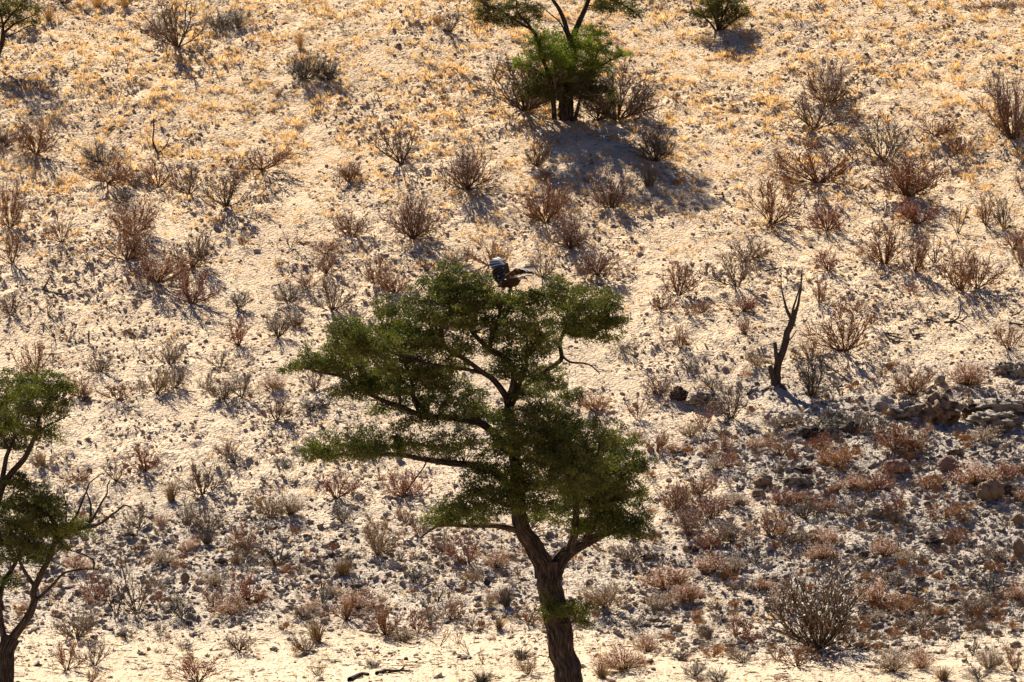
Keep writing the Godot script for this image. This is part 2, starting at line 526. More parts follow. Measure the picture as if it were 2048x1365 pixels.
func _ready() -> void:
	# ---------------- camera, sky, sun, exposure
	var cam := Camera3D.new()
	cam.name = "camera"
	cam.position = Vector3(0, 8, 0)
	cam.rotation_degrees = Vector3(1.0, 0, 0)
	cam.fov = 7.438
	cam.near = 0.5
	cam.far = 2000
	add_child(cam)
	var sky_look := ProceduralSkyMaterial.new()
	sky_look.sky_top_color = Color(0.20, 0.35, 0.63)
	sky_look.sky_horizon_color = Color(0.55, 0.66, 0.80)
	sky_look.sky_curve = 0.12
	sky_look.ground_bottom_color = Color(0.45, 0.38, 0.30)
	sky_look.ground_horizon_color = Color(0.55, 0.50, 0.45)
	sky_look.sun_angle_max = 1.0
	sky_look.sky_energy_multiplier = 0.52
	var env := Environment.new()
	env.background_mode = Environment.BG_SKY
	env.sky = Sky.new()
	env.sky.sky_material = sky_look
	env.tonemap_mode = Environment.TONE_MAPPER_LINEAR
	env.tonemap_exposure = 3.25
	env.sdfgi_enabled = true
	env.ssao_enabled = true
	env.ssil_enabled = true
	var world_env := WorldEnvironment.new()
	world_env.name = "environment"
	world_env.environment = env
	add_child(world_env)
	var sun := DirectionalLight3D.new()
	sun.name = "sun"
	sun.light_energy = 1.5
	sun.light_color = Color(1.0, 0.95, 0.875)
	sun.light_angular_distance = 0.5
	sun.shadow_enabled = true
	add_child(sun)
	sun.look_at_from_position(Vector3.ZERO, Vector3(0.55, -1.6, 1.33))

	# ---------------- noises and shared materials
	n_hummock = fnoise(11, 0.75, 3)
	n_clod = fnoise(12, 2.6, 3)
	n_patch = fnoise(13, 0.06, 4)
	n_rock = fnoise(14, 1.1, 4)
	var sand := tinted(0.97)
	sand.uv1_triplanar = true
	sand.uv1_world_triplanar = true
	sand.uv1_scale = Vector3(0.31, 0.31, 0.31)
	sand.albedo_texture = noise_texture(fnoise(21, 0.03, 6), 1024, ramp2(Color(0.80, 0.77, 0.74), Color(1.0, 1.0, 1.0)))
	sand.heightmap_enabled = true
	sand.heightmap_texture = noise_texture(fnoise(22, 0.022, 6), 1024)
	sand.heightmap_scale = 7.5
	mats.sand = sand
	var bark := plain(0.19, 0.145, 0.118)
	var bark_noise := fnoise(23, 0.03, 5)
	bark.albedo_texture = noise_texture(bark_noise, 512, ramp2(Color(0.30, 0.28, 0.27), Color(1, 1, 1)))
	bark.uv1_scale = Vector3(0.5, 0.12, 1.0)
	bark.heightmap_enabled = true
	bark.heightmap_texture = noise_texture(fnoise(24, 0.035, 5), 512)
	bark.heightmap_scale = 14.0
	mats.bark = bark
	var dead := plain(0.15, 0.122, 0.10)
	dead.albedo_texture = bark.albedo_texture
	dead.uv1_scale = Vector3(1.0, 0.3, 1.0)
	mats.deadwood = dead
	mats.twig = plain(0.085, 0.06, 0.042)
	mats.leaf = tinted(0.65, Color(0.75, 0.8, 0.42))
	mats.calcrete = tinted(0.95)
	mats.calcrete.albedo_color = lin(0.38, 0.34, 0.29)
	mats.pinkstone = tinted(0.95)
	mats.pinkstone.albedo_color = lin(0.30, 0.21, 0.165)
	mats.brownstone = tinted(0.95)
	mats.brownstone.albedo_color = lin(0.27, 0.20, 0.14)
	mats.darkstone = tinted(0.95)
	mats.darkstone.albedo_color = lin(0.11, 0.09, 0.075)
	for tone in ["calcrete", "pinkstone", "brownstone", "darkstone"]:
		mats[tone].heightmap_enabled = true
		mats[tone].heightmap_texture = sand.heightmap_texture
		mats[tone].heightmap_scale = 8.0
		mats[tone].uv1_triplanar = true
		mats[tone].uv1_world_triplanar = true
		mats[tone].uv1_scale = Vector3(0.9, 0.9, 0.9)
	for k in 10:
		rocks_lib.append(stone_shape(k, 0.16 if k < 6 else 0.42, 0.95))

	# ---------------- the ground: one sheet, fine where the lens looks
	var xs := PackedFloat32Array()
	var ds := PackedFloat32Array()
	for k in 16:
		xs.append(-420.0 + 394.0 * (1.0 - pow(1.0 - k / 16.0, 2.0)))
	for k in 456:
		xs.append(-26.0 + 0.1143 * k)
	for k in range(15, -1, -1):
		xs.append(420.0 - 394.0 * (1.0 - pow(1.0 - k / 16.0, 2.0)))
	for k in 46:
		ds.append(-60.0 + 200.0 * k / 46.0)
	for k in 720:
		ds.append(140.0 + 0.1267 * k)
	for k in 40:
		ds.append(231.3 + 560.0 * pow(k / 40.0, 1.6) + 0.3 * k)
	var gb := Buf.new()
	var nx := xs.size()
	var nd := ds.size()
	gb.v.resize(nx * nd)
	gb.n.resize(nx * nd)
	gb.c.resize(nx * nd)
	for r in nd:
		var d := ds[r]
		for c in nx:
			var x := xs[c]
			var k := r * nx + c
			var inside := absf(x) < 27.0 and d > 139.0 and d < 233.0
			var h := ground(x, -d)
			var col := Color(0.56, 0.435, 0.305)
			if inside:
				h += roughness_of(x, d)
				var s := stony(x, d)
				var warm := smoothstep(176.0, 214.0, d + 9.0 * n_patch.get_noise_2d(x, d))
				col = Color(0.60, 0.502, 0.372).lerp(Color(0.61, 0.48, 0.322), warm)
				col = col.lerp(Color(0.39, 0.36, 0.32), 0.9 * s)
				var q := n_patch.get_noise_2d(x * 4.0, d * 4.0)
				col = col * (1.0 + 0.16 * q + 0.10 * n_clod.get_noise_2d(x * 1.9, d * 1.9))
				col = col.lerp(Color(0.60, 0.47, 0.33), 0.5 * trail(x, d))
			gb.v[k] = Vector3(x, h, -d)
			gb.c[k] = col
	for r in nd:
		for c in nx:
			var k := r * nx + c
			var l := gb.v[k - 1 if c > 0 else k]
			var rr := gb.v[k + 1 if c < nx - 1 else k]
			var n0 := gb.v[k - nx if r > 0 else k]
			var f0 := gb.v[k + nx if r < nd - 1 else k]
			gb.n[k] = (rr - l).cross(f0 - n0).normalized()
	gb.i.resize((nx - 1) * (nd - 1) * 6)
	var w := 0
	for r in nd - 1:
		for c in nx - 1:
			var k := r * nx + c
			gb.i[w] = k
			gb.i[w + 1] = k + nx
			gb.i[w + 2] = k + 1
			gb.i[w + 3] = k + 1
			gb.i[w + 4] = k + nx
			gb.i[w + 5] = k + nx + 1
			w += 6
	var ground_node := part("ground", gb.mesh(true), sand, self)
	ground_node.set_meta("kind", "structure")
	tag(ground_node, "pale sandy hillside rising from a flat river bed", "ground")

	# ---------------- trees
	rng.seed = 77
	var main := begin_tree("thorn_tree", "large camel thorn tree in the centre with forked dark trunk and a vulture on top", 1.61, -146.00, 0.05, "tree")
	branch(main, "trunk", [Vector3(0.06, -0.29, 0.00), Vector3(-0.04, 1.00, 0.00), Vector3(-0.18, 1.83, 0.00), Vector3(-0.33, 2.60, 0.00), Vector3(-0.47, 3.15, 0.00), Vector3(-0.57, 3.78, 0.00), Vector3(-0.55, 4.40, 0.00)], 0.368, 0.327, 0.1)
	branch(main, "branch", [Vector3(-0.67, 3.98, 0.00), Vector3(-0.75, 4.40, 0.05), Vector3(-1.03, 4.85, 0.10), Vector3(-1.31, 5.31, 0.15), Vector3(-1.43, 5.82, 0.20), Vector3(-1.42, 6.42, 0.25), Vector3(-1.53, 7.25, 0.30), Vector3(-1.65, 8.15, 0.35), Vector3(-1.71, 8.89, 0.40)], 0.306, 0.118)
	branch(main, "branch", [Vector3(-1.71, 8.85, 0.40), Vector3(-1.58, 9.26, 0.46), Vector3(-1.56, 9.62, 0.53), Vector3(-1.71, 9.99, 0.59), Vector3(-2.23, 10.31, 0.65), Vector3(-2.57, 10.62, 0.71), Vector3(-2.76, 10.84, 0.78), Vector3(-2.97, 11.21, 0.84), Vector3(-3.33, 11.61, 0.90)], 0.118, 0.042)
	branch(main, "branch", [Vector3(-2.23, 10.37, 0.60), Vector3(-2.15, 10.72, 0.56), Vector3(-1.97, 11.16, 0.52), Vector3(-1.97, 11.48, 0.48), Vector3(-2.18, 11.74, 0.44), Vector3(-2.43, 11.97, 0.40)], 0.070, 0.028)
	branch(main, "branch", [Vector3(-1.97, 11.45, 0.50), Vector3(-1.79, 11.62, 0.37), Vector3(-1.69, 11.76, 0.23), Vector3(-1.67, 11.89, 0.10)], 0.056, 0.042)
	branch(main, "branch", [Vector3(-1.97, 11.31, 0.50), Vector3(-1.71, 11.42, 0.68), Vector3(-1.39, 11.50, 0.85), Vector3(-0.98, 11.60, 1.02), Vector3(-0.49, 11.81, 1.20)], 0.056, 0.021)
	branch(main, "branch", [Vector3(-1.71, 8.89, 0.40), Vector3(-2.08, 9.41, 0.60), Vector3(-2.44, 9.67, 0.80), Vector3(-2.96, 10.04, 1.00), Vector3(-3.39, 10.28, 1.20), Vector3(-3.54, 10.66, 1.40), Vector3(-3.59, 11.04, 1.60)], 0.097, 0.035)
	branch(main, "branch", [Vector3(-2.44, 9.65, 0.80), Vector3(-2.91, 9.74, 1.04), Vector3(-3.60, 9.83, 1.28), Vector3(-4.42, 10.01, 1.52), Vector3(-5.24, 10.35, 1.76), Vector3(-5.85, 10.62, 2.00)], 0.063, 0.021)
	branch(main, "branch", [Vector3(-1.53, 7.39, 0.20), Vector3(-1.87, 7.67, 0.27), Vector3(-2.15, 7.99, 0.33), Vector3(-2.50, 8.25, 0.40), Vector3(-3.05, 8.37, 0.47), Vector3(-3.45, 8.42, 0.53), Vector3(-4.02, 8.44, 0.60), Vector3(-4.77, 8.73, 0.67), Vector3(-5.08, 8.83, 0.73), Vector3(-5.82, 9.19, 0.80), Vector3(-6.24, 9.52, 0.87), Vector3(-6.97, 9.67, 0.93), Vector3(-7.47, 9.84, 1.00)], 0.139, 0.028)
	branch(main, "branch", [Vector3(-3.88, 8.44, 0.60), Vector3(-4.30, 8.92, 0.30), Vector3(-4.46, 9.63, 0.00), Vector3(-4.73, 10.17, -0.30), Vector3(-5.02, 10.53, -0.60)], 0.063, 0.028)
	branch(main, "branch", [Vector3(-4.71, 8.73, 0.70), Vector3(-4.73, 9.12, 0.93), Vector3(-4.81, 9.61, 1.17), Vector3(-5.11, 9.94, 1.40)], 0.056, 0.021)
	branch(main, "branch", [Vector3(-4.13, 8.42, 0.60), Vector3(-4.39, 9.09, 0.73), Vector3(-4.22, 9.40, 0.87), Vector3(-4.01, 9.74, 1.00)], 0.056, 0.021)
	branch(main, "branch", [Vector3(-1.44, 6.07, 0.00), Vector3(-1.74, 6.56, 0.16), Vector3(-2.15, 6.93, 0.31), Vector3(-2.76, 7.10, 0.47), Vector3(-3.29, 7.14, 0.62), Vector3(-4.03, 7.25, 0.78), Vector3(-4.65, 7.36, 0.93), Vector3(-5.39, 7.39, 1.09), Vector3(-6.08, 7.39, 1.24), Vector3(-6.76, 7.30, 1.40)], 0.153, 0.028)
	branch(main, "branch", [Vector3(-3.98, 7.23, 0.80), Vector3(-4.04, 7.05, 0.90), Vector3(-4.39, 6.56, 1.00), Vector3(-4.63, 6.22, 1.10), Vector3(-4.75, 5.92, 1.20)], 0.028, 0.010)
	branch(main, "branch", [Vector3(-1.31, 5.24, 0.10), Vector3(-1.64, 5.32, 0.28), Vector3(-2.11, 5.41, 0.47), Vector3(-2.83, 5.40, 0.65), Vector3(-3.32, 5.43, 0.83), Vector3(-3.72, 5.38, 1.02), Vector3(-4.15, 5.08, 1.20)], 0.111, 0.021)
	branch(main, "branch", [Vector3(-0.50, 3.98, 0.00), Vector3(-0.30, 4.43, -0.10), Vector3(0.06, 4.73, -0.20), Vector3(0.59, 5.01, -0.30), Vector3(1.05, 5.20, -0.40), Vector3(1.71, 5.37, -0.50)], 0.292, 0.056)
	branch(main, "branch", [Vector3(0.00, 4.71, 0.00), Vector3(0.14, 5.24, 0.20), Vector3(0.16, 5.94, 0.40), Vector3(0.02, 6.63, 0.60), Vector3(-0.28, 7.46, 0.80), Vector3(-0.49, 8.15, 1.00)], 0.139, 0.035)
	branch(main, "branch", [Vector3(0.35, 4.89, -0.10), Vector3(0.77, 5.65, -0.42), Vector3(1.06, 6.41, -0.75), Vector3(1.25, 7.10, -1.07), Vector3(1.42, 7.66, -1.40)], 0.097, 0.028)
	branch(main, "branch", [Vector3(1.06, 6.27, -0.90), Vector3(1.41, 6.69, -1.00), Vector3(1.76, 6.96, -1.10), Vector3(2.05, 7.17, -1.20)], 0.049, 0.021)
	branch(main, "branch", [Vector3(0.14, 5.94, 0.40), Vector3(0.55, 6.63, 0.80), Vector3(0.75, 7.32, 1.20), Vector3(0.81, 7.88, 1.60)], 0.056, 0.021)
	branch(main, "branch", [Vector3(-1.53, 7.04, 0.20), Vector3(-1.11, 7.39, 0.60), Vector3(-0.77, 7.74, 1.00), Vector3(-0.98, 8.15, 1.40)], 0.083, 0.028)
	branch(main, "branch", [Vector3(-1.69, 8.64, 0.30), Vector3(-1.44, 9.10, 0.19), Vector3(-1.04, 9.47, 0.08), Vector3(-0.65, 9.74, -0.03), Vector3(-0.39, 9.89, -0.14), Vector3(-0.22, 10.08, -0.25), Vector3(-0.27, 10.48, -0.36), Vector3(-0.16, 10.80, -0.47), Vector3(-0.01, 11.02, -0.58), Vector3(-0.06, 11.51, -0.69), Vector3(-0.27, 11.79, -0.80)], 0.097, 0.035)
	branch(main, "branch", [Vector3(-0.13, 10.81, -0.50), Vector3(0.21, 10.70, -0.68), Vector3(0.64, 10.81, -0.85), Vector3(0.95, 10.93, -1.02), Vector3(1.35, 11.10, -1.20)], 0.049, 0.021)
	branch(main, "branch", [Vector3(-0.24, 10.18, -0.40), Vector3(0.00, 9.96, -0.20), Vector3(0.52, 9.89, 0.00), Vector3(0.83, 9.62, 0.20)], 0.042, 0.014)
	branch(main, "branch", [Vector3(-1.53, 9.12, 0.40), Vector3(-1.25, 9.67, 0.70), Vector3(-1.18, 10.22, 1.00), Vector3(-1.23, 10.91, 1.30)], 0.070, 0.028)
	branch(main, "branch", [Vector3(-0.28, 2.65, 0.30), Vector3(0.06, 2.75, 0.53), Vector3(0.48, 2.76, 0.77), Vector3(0.68, 2.66, 1.00)], 0.049, 0.014)
	branch(main, "branch", [Vector3(-0.31, 2.82, 0.30), Vector3(-0.08, 3.10, 0.60), Vector3(0.20, 3.32, 0.90)], 0.035, 0.014)
	branch(main, "branch", [Vector3(-1.36, 5.93, 0.10), Vector3(-2.08, 6.08, 0.57), Vector3(-2.63, 6.29, 1.03), Vector3(-3.11, 6.02, 1.50)], 0.076, 0.021)
	clump(main, -3.27, 12.19, 0.86, 0.45)
	clump(main, -2.64, 12.05, 0.62, 0.41, "thorn", -0.50)
	clump(main, -3.75, 11.74, 0.93, 0.38)
	clump(main, -4.87, 11.46, 0.75, 0.31)
	clump(main, -2.99, 11.56, 1.01, 0.48)
	clump(main, -2.22, 11.57, 0.44, 0.24, "thorn", -0.40)
	clump(main, -4.17, 11.24, 0.90, 0.34)
	clump(main, -0.41, 11.80, 0.86, 0.45)
	clump(main, 0.35, 11.63, 0.78, 0.48)
	clump(main, 0.98, 11.24, 0.59, 0.45)
	clump(main, -0.14, 11.18, 0.81, 0.48)
	clump(main, 0.77, 10.77, 0.75, 0.34)
	clump(main, -0.90, 11.77, 0.47, 0.24)
	clump(main, 1.37, 11.07, 0.28, 0.17)
	clump(main, -1.25, 11.00, 0.78, 0.62)
	clump(main, -1.25, 10.31, 0.75, 0.55)
	clump(main, -2.50, 11.07, 0.72, 0.45)
	clump(main, -3.41, 11.07, 0.78, 0.38)
	clump(main, -0.76, 10.52, 0.56, 0.45)
	clump(main, -1.39, 9.71, 0.75, 0.41)
	clump(main, -0.69, 9.57, 0.75, 0.34)
	clump(main, -5.28, 10.93, 0.90, 0.38)
	clump(main, -5.98, 10.73, 0.75, 0.38)
	clump(main, -4.45, 10.52, 0.93, 0.45)
	clump(main, -3.61, 10.38, 0.81, 0.41)
	clump(main, -5.56, 10.21, 0.90, 0.41)
	clump(main, -6.67, 10.24, 0.75, 0.31)
	clump(main, -7.34, 9.88, 0.56, 0.26)
	clump(main, -6.88, 9.93, 0.59, 0.27)
	clump(main, -6.26, 9.75, 0.72, 0.21)
	clump(main, -5.00, 9.82, 0.86, 0.31)
	clump(main, -4.10, 9.75, 0.69, 0.27)
	clump(main, -5.56, 9.34, 0.75, 0.41)
	clump(main, -6.12, 9.08, 0.65, 0.26)
	clump(main, -4.86, 9.20, 0.72, 0.31)
	clump(main, -5.14, 8.68, 0.69, 0.26)
	clump(main, -3.89, 8.96, 0.81, 0.41)
	clump(main, -3.61, 8.54, 0.86, 0.27)
	clump(main, -2.92, 8.85, 0.75, 0.45)
	clump(main, -2.43, 8.54, 0.56, 0.27)
	clump(main, -3.27, 9.34, 0.62, 0.27)
	clump(main, -6.39, 7.60, 0.90, 0.41)
	clump(main, -6.95, 7.43, 0.56, 0.34)
	clump(main, -5.56, 7.63, 0.90, 0.41)
	clump(main, -4.73, 7.68, 0.81, 0.41)
	clump(main, -3.89, 7.67, 0.72, 0.34)
	clump(main, -3.33, 7.46, 0.56, 0.34)
	clump(main, -5.84, 7.32, 1.00, 0.14)
	clump(main, -2.92, 7.74, 0.56, 0.34)
	clump(main, -1.11, 8.15, 0.86, 0.51, "thorn", 1.20)
	clump(main, -0.28, 8.22, 0.78, 0.51)
	clump(main, -1.53, 7.74, 0.72, 0.58, "thorn", 1.30)
	clump(main, -0.69, 7.53, 1.03, 0.69, "thorn", 1.40)
	clump(main, 0.14, 7.53, 0.87, 0.69)
	clump(main, 0.84, 7.90, 0.65, 0.45)
	clump(main, 1.39, 7.63, 0.65, 0.55)
	clump(main, 1.95, 7.15, 0.56, 0.45)
	clump(main, 1.14, 7.04, 0.87, 0.62)
	clump(main, 0.00, 6.69, 1.18, 0.62, "thorn", 1.20)
	clump(main, -1.11, 6.69, 1.03, 0.62, "thorn", 1.50)
	clump(main, -2.22, 7.04, 0.69, 0.48, "thorn", 0.80)
	clump(main, -2.57, 6.42, 0.72, 0.51, "thorn", 0.80)
	clump(main, -3.06, 5.96, 0.72, 0.31)
	clump(main, -3.33, 5.58, 0.69, 0.17)
	clump(main, -2.08, 6.00, 0.72, 0.38, "thorn", 0.90)
	clump(main, -0.55, 6.07, 0.87, 0.41, "thorn", 1.20)
	clump(main, 0.84, 6.28, 1.03, 0.62)
	clump(main, 1.70, 6.28, 0.56, 0.51)
	clump(main, 1.39, 5.58, 0.87, 0.41)
	clump(main, 0.70, 5.58, 0.72, 0.34)
	clump(main, 0.14, 5.44, 0.53, 0.21)
	clump(main, 1.97, 5.40, 0.40, 0.31)
	clump(main, -0.14, 9.02, 0.69, 0.24)
	clump(main, -0.55, 9.27, 0.56, 0.17)
	clump(main, 0.28, 6.07, 0.87, 0.51)
	clump(main, -1.46, 6.07, 0.62, 0.45, "thorn", 1.20)
	clump(main, -6.26, 10.80, 0.62, 0.31)
	clump(main, -6.81, 9.89, 0.47, 0.27)
	clump(main, -5.84, 10.38, 0.72, 0.34)
	clump(main, -4.73, 10.86, 0.62, 0.31)
	clump(main, -4.03, 10.59, 0.69, 0.38)
	clump(main, -5.28, 9.54, 0.78, 0.34)
	clump(main, -4.45, 10.03, 0.72, 0.34)
	clump(main, -3.75, 9.40, 0.62, 0.34)
	clump(main, -5.84, 9.27, 0.69, 0.31)
	clump(main, -3.34, 9.82, 0.53, 0.31)
	clump(main, -1.94, 10.80, 0.47, 0.38)
	clump(main, -2.78, 8.43, 0.62, 0.34)
	clump(main, -4.31, 8.29, 0.69, 0.24)
	clump(main, -1.81, 8.43, 0.47, 0.31, "thorn", 0.80)
	clump(main, 0.14, 10.93, 0.62, 0.38)
	clump(main, 0.56, 11.28, 0.62, 0.38)
	clump(main, -3.34, 11.98, 0.69, 0.38)
	clump(main, -2.50, 11.63, 0.62, 0.34, "thorn", -0.30)
	clump(main, -1.11, 9.13, 0.62, 0.31, "thorn", 0.60)
	clump(main, -0.28, 7.74, 0.78, 0.58, "thorn", 1.30)
	clump(main, 0.84, 6.62, 0.93, 0.62, "thorn", 0.80)
	clump(main, -0.69, 5.65, 0.72, 0.24)
	clump(main, 1.11, 5.26, 0.78, 0.31, "thorn", 0.40)
	clump(main, 1.84, 5.17, 0.50, 0.24, "thorn", 0.30)
	clump(main, 0.45, 5.29, 0.56, 0.27, "thorn", 0.50)
	clump(main, -3.75, 5.58, 0.56, 0.21)
	clump(main, -2.78, 5.68, 0.78, 0.31, "thorn", 0.50)
	clump(main, -1.94, 11.71, 0.37, 0.21)
	clump(main, -1.44, 11.74, 0.34, 0.19, "thorn", 0.30)
	clump(main, -1.72, 11.66, 0.31, 0.15, "thorn", 0.50)
	clump(main, -7.62, 9.75, 0.40, 0.19)
	clump(main, -7.23, 7.53, 0.40, 0.21)
	clump(main, -0.90, 8.57, 0.62, 0.34)
	clump(main, -1.94, 9.75, 0.53, 0.31)
	clump(main, -1.94, 7.74, 0.53, 0.41, "thorn", 0.80)
	clump(main, 0.56, 7.04, 0.78, 0.62)
	clump(main, -1.94, 10.38, 0.47, 0.38)
	clump(main, -2.78, 10.38, 0.53, 0.34)
	clump(main, -3.89, 9.68, 0.62, 0.31)
	clump(main, -6.12, 9.89, 0.69, 0.27)
	clump(main, -4.45, 9.47, 0.62, 0.34)
	clump(main, -1.67, 6.55, 0.62, 0.45, "thorn", 1.00)
	clump(main, 0.98, 11.63, 0.53, 0.34)
	clump(main, -1.25, 11.42, 0.53, 0.31)
	clump(main, -0.42, 7.18, 0.78, 0.62, "thorn", 1.30)
	clump(main, -3.33, 5.76, 0.69, 0.24)
	clump(main, 1.18, 5.79, 0.69, 0.38)
	clump(main, -5.14, 10.38, 0.69, 0.34)
	clump(main, -2.92, 11.07, 0.62, 0.38)
	clump(main, -0.58, 3.12, 0.34, 0.48, "thorn", 0.75)
	clump(main, 0.14, 3.12, 0.56, 0.38)
	clump(main, 0.45, 2.74, 0.47, 0.15)
	end_tree(main)
	var left := begin_tree("thorn_tree", "half cropped thorn tree at the left edge with bare boughs on its right side", -14.48, -149.50, 0.05, "tree")
	branch(left, "trunk", [Vector3(-0.03, -0.26, 0.00), Vector3(-0.00, 0.38, 0.00), Vector3(0.03, 1.02, 0.00), Vector3(0.08, 1.44, 0.00), Vector3(0.20, 1.70, 0.00)], 0.299, 0.228, 0.2)
	branch(left, "branch", [Vector3(0.11, 1.41, 0.00), Vector3(0.31, 1.76, 0.05), Vector3(0.55, 2.06, 0.10), Vector3(0.78, 2.41, 0.15), Vector3(0.88, 2.73, 0.20), Vector3(0.87, 3.01, 0.25), Vector3(1.06, 3.41, 0.30), Vector3(1.30, 3.90, 0.35), Vector3(1.45, 4.30, 0.40), Vector3(1.54, 4.72, 0.45), Vector3(1.37, 5.15, 0.50)], 0.150, 0.057)
	branch(left, "branch", [Vector3(0.05, 1.44, 0.00), Vector3(-0.07, 2.15, -0.08), Vector3(-0.13, 2.62, -0.17), Vector3(-0.03, 3.26, -0.25), Vector3(0.22, 3.64, -0.33), Vector3(0.44, 4.14, -0.42), Vector3(0.50, 4.70, -0.50)], 0.100, 0.043)
	branch(left, "branch", [Vector3(-0.11, 2.43, -0.20), Vector3(-0.36, 3.86, -0.12), Vector3(-0.30, 5.00, -0.04), Vector3(-0.09, 5.85, 0.03), Vector3(0.18, 6.31, 0.11), Vector3(0.59, 6.76, 0.19), Vector3(0.78, 7.13, 0.27), Vector3(0.93, 7.49, 0.34), Vector3(1.13, 8.16, 0.42), Vector3(1.59, 8.55, 0.50)], 0.142, 0.036)
	branch(left, "branch", [Vector3(-0.11, 5.78, -0.10), Vector3(-0.02, 6.43, -0.26), Vector3(0.06, 6.89, -0.42), Vector3(0.25, 7.42, -0.58), Vector3(0.10, 7.96, -0.74), Vector3(-0.09, 8.56, -0.90)], 0.093, 0.028)
	branch(left, "branch", [Vector3(0.89, 3.18, 0.20), Vector3(0.67, 3.52, 0.43), Vector3(0.54, 3.88, 0.67), Vector3(0.53, 4.38, 0.90)], 0.064, 0.036)
	branch(left, "branch", [Vector3(0.92, 2.73, 0.20), Vector3(1.15, 2.95, 0.30), Vector3(1.41, 3.17, 0.40), Vector3(1.74, 3.52, 0.50), Vector3(2.16, 3.63, 0.60), Vector3(2.60, 3.66, 0.70), Vector3(2.89, 3.61, 0.80)], 0.064, 0.014)
	branch(left, "branch", [Vector3(2.61, 3.66, 0.70), Vector3(2.62, 3.88, 0.65), Vector3(2.38, 4.04, 0.60), Vector3(2.04, 4.16, 0.55), Vector3(1.73, 4.23, 0.50)], 0.028, 0.014)
	branch(left, "branch", [Vector3(1.48, 4.37, 0.40), Vector3(1.79, 4.64, 0.44), Vector3(2.08, 4.75, 0.47), Vector3(2.38, 4.84, 0.51), Vector3(2.80, 4.95, 0.55), Vector3(3.07, 5.16, 0.59), Vector3(3.30, 5.32, 0.62), Vector3(3.47, 5.46, 0.66), Vector3(3.68, 5.41, 0.70)], 0.071, 0.018)
	branch(left, "branch", [Vector3(2.42, 4.86, 0.50), Vector3(2.50, 5.06, 0.42), Vector3(2.51, 5.43, 0.35), Vector3(2.46, 5.63, 0.28), Vector3(2.37, 5.85, 0.20)], 0.043, 0.021)
	branch(left, "branch", [Vector3(2.54, 5.01, 0.50), Vector3(2.69, 5.26, 0.60), Vector3(2.85, 5.55, 0.70), Vector3(3.00, 5.79, 0.80), Vector3(3.02, 6.00, 0.90), Vector3(3.11, 6.19, 1.00)], 0.043, 0.014)
	branch(left, "branch", [Vector3(1.50, 4.51, 0.30), Vector3(1.78, 4.79, 0.26), Vector3(2.02, 5.06, 0.21), Vector3(2.17, 5.36, 0.17), Vector3(2.25, 5.60, 0.13), Vector3(2.36, 5.85, 0.09), Vector3(2.47, 6.11, 0.04), Vector3(2.82, 6.38, 0.00)], 0.050, 0.014)
	branch(left, "branch", [Vector3(1.76, 4.72, 0.40), Vector3(1.83, 5.15, 0.53), Vector3(1.81, 5.58, 0.67), Vector3(1.75, 5.93, 0.80)], 0.028, 0.011)
	branch(left, "branch", [Vector3(0.93, 7.49, 0.30), Vector3(1.23, 7.70, 0.50), Vector3(1.60, 7.87, 0.70), Vector3(1.97, 8.04, 0.90)], 0.036, 0.014)
	clump(left, 0.33, 8.80, 0.82, 0.47)
	clump(left, 1.18, 8.84, 0.88, 0.39)
	clump(left, 0.75, 8.33, 0.89, 0.47)
	clump(left, 0.04, 8.01, 0.70, 0.51)
	clump(left, 1.49, 8.24, 0.54, 0.35)
	clump(left, 0.61, 7.76, 0.89, 0.39)
	clump(left, 1.33, 7.45, 0.51, 0.27)
	clump(left, 0.19, 7.27, 0.70, 0.39)
	clump(left, -0.53, 8.41, 0.74, 0.70)
	clump(left, -0.67, 7.56, 0.74, 0.51)
	clump(left, 1.68, 8.77, 0.43, 0.23)
	clump(left, 0.76, 5.60, 0.86, 0.47)
	clump(left, 1.16, 5.42, 0.78, 0.47)
	clump(left, 0.33, 5.00, 0.82, 0.47)
	clump(left, 1.19, 4.93, 1.01, 0.43)
	clump(left, 1.76, 4.74, 0.82, 0.31)
	clump(left, 0.62, 4.46, 1.01, 0.43)
	clump(left, 1.33, 4.29, 0.74, 0.31)
	clump(left, 0.05, 4.14, 0.74, 0.47)
	clump(left, 0.19, 6.14, 0.43, 0.23)
	clump(left, 2.07, 4.88, 0.43, 0.27)
	clump(left, -0.52, 4.43, 0.74, 0.70)
	clump(left, -0.52, 5.42, 0.74, 0.51)
	clump(left, 1.02, 3.97, 0.74, 0.19)
	clump(left, 0.12, 3.29, 0.43, 0.27)
	clump(left, 0.47, 6.07, 0.51, 0.27)
	end_tree(left)
	var upper := begin_tree("thorn_tree", "many-stemmed thorn tree with fresh green foliage low on its trunks, top centre", 2.19, -208.70, 0.05, "tree")
	branch(upper, "trunk", [Vector3(-0.00, -0.08, 0.00), Vector3(0.00, 0.96, 0.00), Vector3(0.12, 1.95, 0.00), Vector3(0.16, 2.85, 0.00)], 0.258, 0.179, 0.3)
	branch(upper, "branch", [Vector3(0.16, 2.79, 0.00), Vector3(0.10, 3.26, 0.08), Vector3(-0.08, 3.85, 0.16), Vector3(-0.34, 4.42, 0.24), Vector3(-0.60, 4.81, 0.32), Vector3(-0.98, 5.60, 0.40)], 0.129, 0.050)
	branch(upper, "branch", [Vector3(0.16, 2.79, 0.00), Vector3(0.30, 3.45, -0.06), Vector3(0.50, 3.91, -0.12), Vector3(0.72, 4.46, -0.18), Vector3(0.84, 4.76, -0.24), Vector3(1.12, 5.56, -0.30)], 0.159, 0.060)
